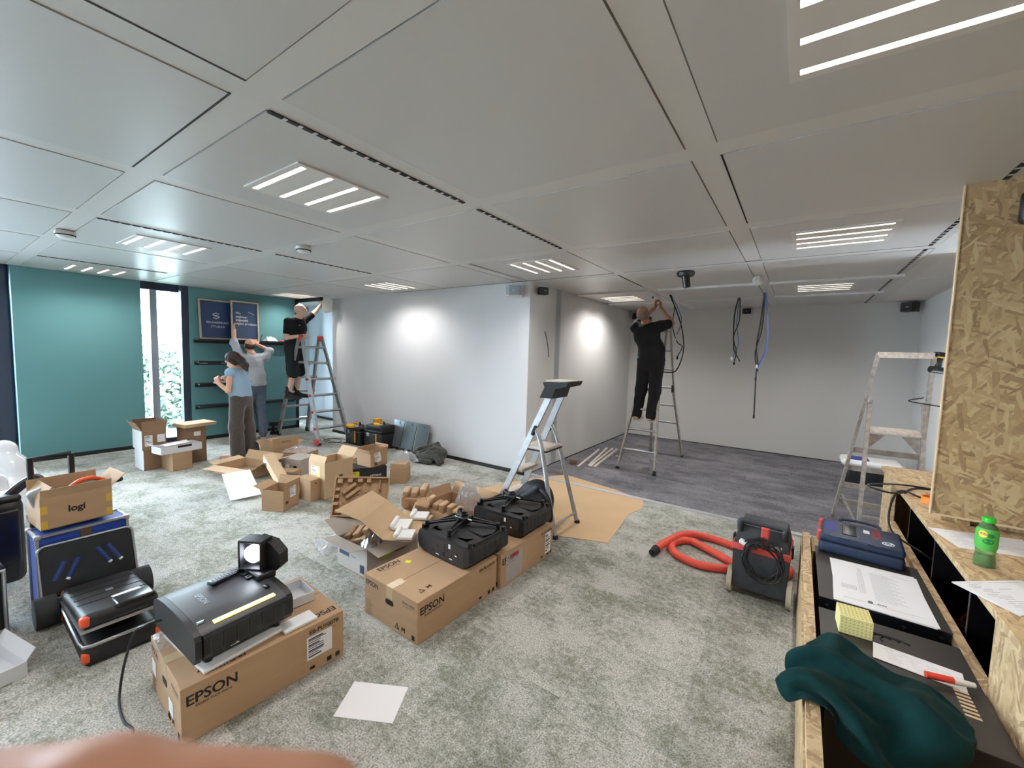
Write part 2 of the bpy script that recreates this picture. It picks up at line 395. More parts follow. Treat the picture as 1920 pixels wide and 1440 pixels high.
# teal facade wall with two window openings
T = .30
WY0, WY1 = 2.03, 2.64          # narrow window
struct(MB().b2(XG - T, XG, .76, WY0, 0, ZC + .06).build('wall_left', 'wall_teal'))
struct(MB().b2(XG - T, XG, WY1, 4.42, 0, ZC + .06).build('wall_left', 'wall_teal'))
struct(MB().b2(XG - T, XG + .012, .76, WY0, 0, .055).build('baseboard_left', 'black_trim'))
struct(MB().b2(XG - T + .1, XG + .012, WY1, 4.42, 0, .055).build('baseboard_left', 'black_trim'))
struct(MB().b2(XG - T, XG, YQ - .3, -3.2, 0, ZC + .06).build('wall_left', 'wall_teal'))
# pale reveals of the openings
for n_, y in enumerate((.76, WY0, WY1)):
    pass
def window(idx, y0, y1, mull):
    w_ = struct(MB().build('window_%d' % idx, 'navy_frame')) if False else None
    root = bpy.data.objects.new('window_%d' % idx, None); COL.objects.link(root); struct(root)
    xo, xi = XG - T + .02, XG - T + .10
    fr = MB()
    fr.b2(xo, xi, y0, y1, 0, .07).b2(xo, xi, y0, y1, ZC - .10, ZC + .06).b2(xo, xi, y0, y0 + .05, .07, ZC - .1).b2(xo, xi, y1 - .05, y1, .07, ZC - .1)
    fr.build('frame', 'navy_frame', root)
    ys = [y0 + .05] + [m for m in mull] + [y1 - .05]
    for m in mull: MB().b2(xo - .01, xi + .05, m - .045, m + .045, .07, ZC - .1).build('mullion', 'grey_frame', root)
    for a, b in zip(ys[:-1], ys[1:]):
        MB().b2(xo + .03, xo + .036, a, b, .07, ZC - .1).build('pane', 'glass_clear', root)
    return root
w1 = window(1, WY0, WY1, [WY0 + .19])
MB().b2(XG - .13, XG - .02, WY1 - .10, WY1, 0, ZC).build('side_panel', 'navy_frame', w1)
MB().b2(XG - .16, XG - .15, WY0 + .02, WY0 + .03, .2, 1.6).build('blind_cord', 'white_plastic', w1)
w2 = window(2, -3.2, .76, [-2.4, -1.6, -.8, .02])
MB().b2(XG - .10, XG - .02, .44, .72, 0, ZC - .02).build('side_panel', 'navy_frame', w2)

# passage at the end of the teal wall, pale wall behind
struct(MB().b2(XG - 1.2, XN, 5.35, 5.5, 0, ZC).build('wall_passage', 'wall_pale_blue'))
struct(MB().b2(XG - 1.3, XG - 1.2, 4.75, 5.5, 0, ZC).build('wall_passage_side', 'wall_pale_blue'))
struct(MB().b2(XG - 1.3, XG - T, 4.30, 4.42, 0, ZC).build('wall_passage_side', 'wall_pale_blue'))
_w3 = struct(MB().b2(XG - 1.26, XG - 1.25, 4.42, 4.75, 0, ZC).build('window_3', 'glass_clear'))  # unseen glazed gap, added to let some daylight into the passage
struct(MB().b2(XG - 1.2, XN - .1, 4.70, 5.4, -.2, -.004).build('floor_passage', 'carpet_light'))
struct(MB().b2(XG - 1.2, -7.0, 5.335, 5.35, 0, .05).build('baseboard_passage', 'black_trim'))
fr = MB().b2(XG, XG + .035, 4.40, 4.44, 0, ZC).b2(XG, -7.42, 4.40, 4.44, ZC - .07, ZC)
struct(fr.build('door_1', 'black_trim'))
# white wall, its end face, niche walls
struct(MB().b2(-7.42, XN + .0, YW, 5.30, 0, ZC + .06).build('wall_back', 'wall_white'))
struct(MB().b2(-7.42, XN, YW - .012, YW, 0, .05).build('baseboard_back', 'black_trim'))
struct(MB().b2(XN - .12, XN, 5.30, YB + .15, 0, ZC + .08).build('wall_niche_left', 'wall_grey'))
struct(MB().b2(XN - .0, XN + .006, YW + .0, 5.30, 0, ZC + .06).build('wall_niche_end', 'wall_grey'))
struct(MB().b2(XN, XR + .15, YB, YB + .15, 0, ZC + .08).build('wall_niche_back', 'wall_grey'))
struct(MB().b2(XR, XR + .15, 4.9, YB, 0, ZC + .08).build('wall_niche_right', 'wall_grey'))
struct(MB().b2(XR + .15, XQ + .3, 4.9, 5.05, 0, ZC + .06).build('wall_far_right', 'wall_white'))
bb = MB().b2(XN, XN + .008, 4.75, YB, 0, .012).b2(XN, XR, YB - .008, YB, 0, .012); struct(bb.build('baseboard_niche', 'black_trim'))
# walls behind the camera
struct(MB().b2(XG - T, XQ + .3, YQ - .15, YQ, 0, ZC + .06).build('wall_front', 'wall_white'))
struct(MB().b2(XQ, XQ + .15, YQ, 5, 0, ZC + .06).build('wall_right', 'wall_white'))

# ceiling: slab, metal panels, bands
BX = [-.42 - 1.32 * k for k in range(7)][::-1] + [.90]
BY = [-1.83, -.525, .78, 2.085, 3.37, 4.645, 5.95, 7.22, 8.56]
ce = struct(MB().b2(XG - T - .1, XQ + .3, YQ - .3, YB + .3, ZC + .07, ZC + .25).build('ceiling', 'ceiling_void'))
hb = .062
MB().b2(.962, XQ + .2, YQ, YB + .1, ZC, ZC + .07).build('plaster_field', 'plaster_white', ce)
MB().b2(XG, .962, YQ, -1.83 - hb, ZC, ZC + .07).build('plain_field', 'ceiling_band_metal', ce)
MB().b2(XG - T, XG, YQ, 4.5, ZC + .03, ZC + .07).build('window_head', 'ceiling_band_metal', ce)
MB().b2(XG - 1.2, XG, 4.4, 5.5, ZC, ZC + .07).build('passage_field', 'plaster_white', ce)
for x in BX:
    if x < XG + .1: continue
    MB().b2(x - hb, x + hb, -1.83, YB, ZC, ZC + .04).build('band', 'ceiling_band_metal', ce)
for y in BY:
    low = .03 if y in (5.95, 7.22) else 0
    xs = [XG] + [x for x in BX if x > XG + .1]
    for a, b in zip(xs[:-1], xs[1:]):
        if y > 4.7 and b < XN: continue
        a2 = max(a, XN) if y > 4.7 else a
        MB().b2(a2 + (hb if a > XG else 0), b - hb, y - hb, y + hb, ZC - low, ZC + .04).build('band', 'ceiling_band_metal', ce)
pan = {}
LIT = {(-2.44, 1.43): 0, (-5.08, 1.43): 0, (-7.72, 1.43): 0, (.21, 1.43): 0, (.19, 3.96): 0, (.19, 6.55): 0, (-2.44, 6.65): 0,
       (-2.33, 3.9): 1, (-5.06, 4.08): 1, (-7.70, 4.05): 1, (-2.44, -1.18): 0, (-5.08, -1.18): 0, (.21, -1.18): 0, (-7.72, -1.18): 0}
xs = [XG - hb + .01] + [x for x in BX if x > XG + .1]
for a, b in zip(xs[:-1], xs[1:]):
    for c, d in zip(BY[:-1], BY[1:]):
        if c > 4.6 and b < XN: continue
        x0, x1, y0, y1 = a + hb + .006, b - hb - .006, c + hb + .006, d - hb - .006
        if c > 4.6: x0 = max(x0, XN + .01)
        if a < -2.9 and c < 4.6 < d + .2: y1 = min(y1, YW)
        if (round(a, 2), round(c, 2)) == (-3.06, 3.37): x0 += .05       # one panel hangs ajar: open joint beside it
        k = (round(x1 - x0, 3), round(y1 - y0, 3))
        if k not in pan:
            o = MB().b2(-k[0]/2, k[0]/2, -k[1]/2, k[1]/2, 0, .025).build('panel', 'ceiling_panel_metal', ce); pan[k] = o.data
        else:
            o = bpy.data.objects.new('panel', pan[k]); COL.objects.link(o); o.parent = ce
        o.location = ((x0 + x1) / 2, (y0 + y1) / 2, ZC - .003)
# linear air slots: a black channel crossed by small bridges
def slot(x, y0, y1, n):
    r = MB().b2(x - .012, x + .012, y0, y1, ZC - .006, ZC - .002).build('air_slot', 'ceiling_void', ce)
    for i in range(1, n):
        y = y0 + (y1 - y0) * i / n
        MB().b2(x - .012, x + .012, y - .008, y + .008, ZC - .0075, ZC - .005).build('bridge', 'ceiling_band_metal', r)
slot(-1.80, .85, 2.02, 18); slot(-1.80, 2.155, 3.31, 18); slot(-4.46, .85, 2.02, 18); slot(-4.46, 2.155, 3.30, 16); slot(-7.08, .85, 2.0, 14)
slot(.78, 2.155, 3.31, 14); slot(.78, 3.44, 4.58, 14); slot(.78, 4.71, 5.88, 14); slot(.78, 6.02, 7.15, 12); slot(.78, 7.29, 8.5, 12)
jt = MB().b2(-1.674, -1.664, -.46, .715, ZC - .004, ZC - .001).b2(-2.99, -1.80, .712, .720, ZC - .004, ZC - .001).b2(-.360, -.352, 2.15, 3.30, ZC - .004, ZC - .001)
jt.b2(-.49, .77, 4.575, 4.581, ZC - .004, ZC - .001).b2(-1.68, -.49, 4.575, 4.581, ZC - .004, ZC - .001).b2(-5.6, -1.8, 4.585, 4.592, ZC - .004, ZC - .001)
jt.b2(-1.80, -1.79, 4.72, 5.6, ZC - .004, ZC - .001)
jt.build('open_joint', 'ceiling_void', ce)
# joint of the panel that hangs ajar
MB().b2(-2.998, -2.94, 3.44, 4.5, ZC + .03, ZC + .035).build('open_joint', 'ceiling_void', ce)
# round inspection hatch in the plaster
MB().lathe([(.001, 0), (.20, 0), (.20, .004), (.001, .004)], 32, axis=(1.16, 6.45, ZC - .004)).build('inspection_hatch', 'plaster_white', ce)

# luminaires: white plate with four long slots, lit strips inside
def luminaire(x, y, turn, label):
    root = thing('ceiling_light', label, 'light', (x, y, ZC), PI / 2 if turn else 0, 'slotted ceiling lights')
    L, W, n, sw = .60, .56, 4, .030
    pl = MB(); z0, z1 = -.011, -.003
    pitch = .155; ys = [(i - 1.5) * pitch for i in range(4)]
    pl.b2(-L/2, -L/2 + .03, -W/2, W/2, z0, z1).b2(L/2 - .03, L/2, -W/2, W/2, z0, z1)
    e = [-W/2] + [q for yy in ys for q in (yy - sw/2, yy + sw/2)] + [W/2]
    for i in range(0, len(e), 2): pl.b2(-L/2 + .03, L/2 - .03, e[i], e[i+1], z0, z1)
    pl.build('plate', 'lamp_plate', root)
    for yy in ys: MB().b2(-L/2 + .03, L/2 - .03, yy - sw/2, yy + sw/2, z1 - .004, z1 - .002).build('lit_strip', 'lamp_strip', root)
    for yy in (ys[0], ys[3]):
        ld = bpy.data.lights.new('lamp', 'SPOT'); ld.energy = SPOT_W * (1.55 if y > 5 else 1); ld.color = (1, .962, .925); ld.spot_size = math.radians(150); ld.spot_blend = 1.0; ld.shadow_soft_size = .018
        lo = bpy.data.objects.new('lamp', ld); COL.objects.link(lo); lo.parent = root; lo.location = (0, yy, -.006)
lab = {(-2.44, 1.43): 'large lit four-slot ceiling light in the middle foreground panel', (-5.08, 1.43): 'lit four-slot ceiling light beside the left smoke detector',
 (-7.72, 1.43): 'farthest left lit ceiling light, just above the teal wall', (.21, 1.43): 'biggest lit four-slot ceiling light at the top right corner',
 (.19, 3.96): 'lit ceiling light with four lines left of the upright OSB panel', (.19, 6.55): 'lit ceiling light at the back right of the grey niche',
 (-2.44, 6.65): 'lit ceiling light above the grey niche wall, left of the hanging cables', (-2.33, 3.9): 'lit ceiling light beside the open ceiling joint and white speaker',
 (-5.06, 4.08): 'lit ceiling light near the white wall, between bald man and white speaker', (-7.70, 4.05): 'lit ceiling light above the bald man on the ladder',
 (-2.44, -1.18): 'ceiling light behind the camera, over the projectors', (-5.08, -1.18): 'ceiling light behind the camera, towards the left', (.21, -1.18): 'ceiling light behind the camera, on the right', (-7.72, -1.18): 'ceiling light behind the camera by the big window'}
for k, turn in LIT.items(): luminaire(k[0], k[1], turn, lab[k])

# outside: ground and hedge
gr = MB().b2(-40, XG - T, -25, 30, -.6, -.3).build('ground_outside', mat('paving', 'a3a6aa', .9, noise=.1)); struct(gr)
# ================================================================ stepped OSB bench on the right and the things on it
X2, Z2, Z1 = .64, .80, .44
be = thing('stepped_bench', 'stepped OSB bench with an open black cavity along the right side', 'bench', (0, 0, 0))
def part(n, m, p, *boxes):
    b = MB()
    for q in boxes: b.b2(*q)
    return b.build(n, m, p)
part('worktop', 'osb_pale', be, (X2 - .018, 2.9, -1.0, 4.55, Z2 - .03, Z2)); part('worktop_edge', 'osb_side', be, (X2 - .02, X2 - .018, -1.0, 4.55, Z2 - .03, Z2))
part('end_post', 'osb_side', be, (X2, X2 + .03, 4.2, 4.55, 0, Z2 - .03)); part('end_panel', 'osb_pale', be, (X2 + .03, 2.9, 4.52, 4.55, 0, Z2 - .03))
part('lower_rail', 'osb_pale', be, (X2, X2 + .04, 2.15, 4.2, Z1 - .03, Z1 + .01))
part('upper_riser', 'osb_side', be, (X2, X2 + .02, -1.0, 2.17, 0, Z2 - .03))
part('lower_riser', 'osb_pale', be, (.100, .142, -1.0, 3.58, 0, Z1 - .01)); part('lower_riser_end', 'osb', be, (.15, X2, 3.55, 3.58, 0, Z1 - .03))
part('riser_facing', 'osb_side', be, (.093, .100, -1.0, 3.58, 0, Z1 - .05))
part('lower_shelf', 'osb', be, (.15, X2 + .02, -1.0, 3.55, .10, .12)); part('case_support', 'osb', be, (.15, X2, 3.30, 3.55, .12, Z1 - .03))
part('cavity_lining', 'black_plastic', be, (1.35, 1.37, 2.17, 4.52, .12, Z2 - .03), (X2 + .04, 1.35, 2.17, 4.52, .10, .12), (X2 + .02, 1.35, 2.15, 2.17, .12, Z2 - .03))
for y in (3.83, 3.21, 2.62): part('divider', 'black_satin', be, (X2 + .05, 1.3, y - .01, y + .01, .12, Z2 - .03))
pn = thing('osb_partition', 'tall upright OSB wall panel at the right edge, standing above the bench', 'panel', (0, 0, 0))
part('board', 'osb', pn, (.645, 2.9, 3.13, 3.15, .845, ZC)); part('edge_strip', mat('pale_wood', 'd8bd98', .6, noise=.1), pn, (.64, .645, 3.125, 3.155, .835, ZC), (.645, 2.9, 3.128, 3.152, .835, .845))
part('back_board', 'osb', pn, (.70, 2.9, 3.19, 3.21, Z2, 1.1)); part('stud', 'osb', pn, (.75, .80, 3.15, 3.19, Z2, ZC), (1.6, 1.65, 3.15, 3.19, Z2, ZC))
o = thing('wall_fixture', 'small dark oval fixture on the OSB panel at the right picture edge', 'fixture', (.885, 3.13, 2.42))  # dark speaker-like box, not a lamp; emits nothing
MB().rbox((0, -.03, 0), (.11, .06, .16), .025).build('housing', 'black_plastic', o, True); MB().cyl((0, -.058, -.02), (0, -.064, -.02), .03, 20).build('lens', 'black_satin', o, True)

def scr(mb, x, y, z, n=(0, -1, 0), r=.007):
    n = Vector(n); p = Vector((x, y, z)); mb.cyl(p, p + n * .004, r, 12)
def unit(label, x0, x1, y0, y1, zt):
    r = thing('equipment_case', label, 'case', (x0, y0, .12)); W, D, H = x1 - x0, y1 - y0, zt - .12
    MB().b2(0, W, .004, D, 0, H - .004).build('body', 'black_plastic', r)
    MB().b2(-.004, W + .004, -.002, D + .002, H - .004, H).build('lid', mat('case_lid', '36322f', .5) if 'case_lid' not in M else 'case_lid', r)
    MB().b2(0, W, 0, .004, 0, H - .004).build('front_plate', 'black_satin', r)
    for x in (.03, W*.33, W*.67, W - .03):
        s = MB(); scr(s, x, 0, H - .035); s.build('screw', 'steel', r, True)
    for i in range(9):
        MB().b2(W - .085, W - .045, D*.25 + i*.022, D*.25 + i*.022 + .011, H, H + .0015).build('vent_slot', 'pale_wood' if 'front' in label else 'black_trim', r)
    s = MB()
    for k in range(3): s.tube([(W*.42 + .03*k + .05*math.cos(a), D*.80 + .035*math.sin(a), H + .001) for a in np.linspace(.5, 3.6, 12)], .004, 6)
    if 'front' in label: s.build('printed_mark', 'black_trim', r)
    return r
unit('black steel equipment case under the large white plan sheets', .165, X2 - .005, 2.565, 3.26, .465)
unit('black front equipment case with the green sweater lying on it', .160, X2 - .01, 1.83, 2.45, .462)

# blue tool case
mat('blue_case', '22304a', .5, bump=.05, bscale=200); mat('red_latch', 'd8402f', .45); mat('red_print', 'b8382e', .6); mat('white_print', 'e8eaec', .6)
tc = thing('tool_case', 'dark blue tool case with red latches and red lettering', 'tool case', (.385, 3.33, .465), math.radians(-4))
MB().rbox((0, 0, .035), (.40, .33, .07), .02).build('lower_shell', 'blue_case', tc, True)
MB().rbox((0, 0, .095), (.395, .325, .05), .018).build('lid', 'blue_case', tc, True)
for x in (-.1, .08): MB().rbox((x, -.165, .115), (.10, .02, .012), .004).build('rib', 'blue_case', tc, True)
h_ = MB().tube(curve_pts([(-.10, .16, .11), (-.09, .185, .125), (0, .192, .13), (.09, .185, .125), (.10, .16, .11)], 5), .009, 8).build('carry_handle', 'blue_case', tc, True)
MB().rbox((-.055, 0, .121), (.07, .20, .008), .003).build('grip_recess', 'black_satin', tc, True)
for y in (-.11, .13): MB().rbox((-.20, y, .09), (.025, .05, .055), .008).build('latch', 'red_latch', tc, True)
text('lettering', 'BOSCH', .052, 'red_print', tc, (.075, .03, .1212), (0, -1, 0), (1, 0, 0), bold=.0012, sx=1.0)
ring = [(.125 + .026*math.cos(a), -.10 + .026*math.sin(a), .1215) for a in np.linspace(0, 2*PI, 24)[:-1]]
MB().tube(ring, .003, 6, closed=True).bar((.112, -.10, .1215), (.138, -.10, .1215), .004, .003).bar((.112, -.115, .1215), (.112, -.085, .1215), .004, .003).bar((.138, -.115, .1215), (.138, -.085, .1215), .004, .003).build('emblem', 'white_print', tc)
part('sticker', 'white_print', tc, (.015, .045, .01, .07, .1205, .1213)); part('print_strip', mat('violet_print', '3b3f8e', .6), tc, (-.17, -.12, -.07, .10, .1205, .1212))

# sheets of paper
mat('paper', 'f2f1f3', .8); mat('ink', '55555c', .8); mat('ink_faint', 'a2a2aa', .8)
def paper(label, c, w_, h_2, rz, z, lines=0, curl=.0, name='paper_sheet', stack=1, seed=1, group=None):
    r = thing(name, label, 'paper', (c[0], c[1], z), rz, group)
    rnd = random.Random(seed)
    for k in range(stack):
        a = rnd.uniform(-.03, .03) * (stack > 1); R = rotm(0, 0, a); dz = .0016 * k + .0006
        MB().sheet(8, 8, lambda u, v: R @ Vector(((u-.5)*w_, (v-.5)*h_2, dz + curl*((abs(u-.5)*2)**3) * (.3 + v*.7))), .0008).build('sheet', 'paper', r)
    if lines:
        ln = MB(); zz = .0016 * stack + .0004 + curl * .02
        for i in range(lines):
            y = h_2 * (.42 - .84 * i / lines); n = rnd.randint(1, 3); x = -w_*.42
            for q in range(n):
                L = rnd.uniform(.1, .28) * w_; x2 = x + rnd.uniform(0, .12) * w_
                if x2 + L > w_*.42: break
                ln.b2(x2, x2 + L, y, y + h_2*.006, zz, zz + .0003); x = x2 + L
        ln.build('print_lines', 'ink_faint', r)
    return r
p1 = paper('large white plan sheets lying on the black case behind the tissue box', (.415, 2.835), .37, .54, math.radians(-1), .466, 0, stack=3)
z_ = .0062; ln = MB()
for i in range(22): ln.b2(-.02, .06 + .02*(i % 3), .17 - i*.0155, .1715 - i*.0155, z_, z_ + .0003)
for i in range(26): ln.b2(-.07, -.05, .19 - i*.012, .1912 - i*.012, z_, z_ + .0003)
ln.b2(-.075, -.074, -.13, .13, z_, z_ + .0003).b2(-.15, .15, -.215, -.2135, z_, z_ + .0003).b2(.08, .15, .20, .2013, z_, z_ + .0003)
for i in range(6): ln.b2(-.15, -.09, -.06 - i*.009, -.059 - i*.009, z_, z_ + .0003)
ln.b2(-.15, -.149, -.105, -.06, z_, z_ + .0003).b2(-.09, -.089, -.105, -.06, z_, z_ + .0003)
ln.build('plan_lines', 'ink_faint', p1)
text('lettering', 'PLAY', .016, 'ink', p1, (.0, -.20, z_), (1, 0, 0), (0, 1, 0), bold=.0006)
MB().tube([(-.045 + .008*math.cos(a), -.20 + .008*math.sin(a), z_) for a in np.linspace(0, 2*PI, 16)[:-1]], .002, 6, closed=True).build('logo', 'ink', p1)
paper('white sheet tucked between green sweater and marker on the black case', (.46, 2.20), .26, .12, math.radians(-6), .464, 6, stack=2, seed=3)
paper('white sheet with notes lying behind the green bottle on the bench', (.815, 2.91), .36, .25, math.radians(14), Z2, 12, seed=4)
paper('fanned white printed sheets at the right edge before the bottle', (.73, 2.29), .30, .21, math.radians(38), Z2, 16, stack=4, seed=5)

# yellow tissue box
yb = thing('tissue_box', 'pale yellow dotted cardboard box on the black case', 'box', (.275, 2.33, .4635), math.radians(3))
mat('yellow_card', 'e6dc9a', .7); mat('yellow_dot', 'b9ad62', .7)
MB().rbox((0, 0, .040), (.115, .115, .08), .003, 2).build('carton', 'yellow_card', yb)
d = MB()
for i in range(8):
    for j in range(8):
        x, y = -.048 + i*.0137, -.048 + j*.0137; d.lathe([(.003, 0), (.003, .0004)], 8, axis=(x, y, .0802))
    for j in range(5):
        d.cyl((-.048 + i*.0137, -.0576, .012 + j*.0137), (-.048 + i*.0137, -.0580, .012 + j*.0137), .003, 8)
d.build('dots', 'yellow_dot', yb)
MB().b2(-.058, .058, -.0583, -.0578, .0745, .0755).build('lid_seam', 'yellow_dot', yb)

# green sweater
mat('sweater_green', '0c2c2c', .95, sheen=.04, bump=.25, bscale=420, noise=.12, nscale=30, spec=.1)
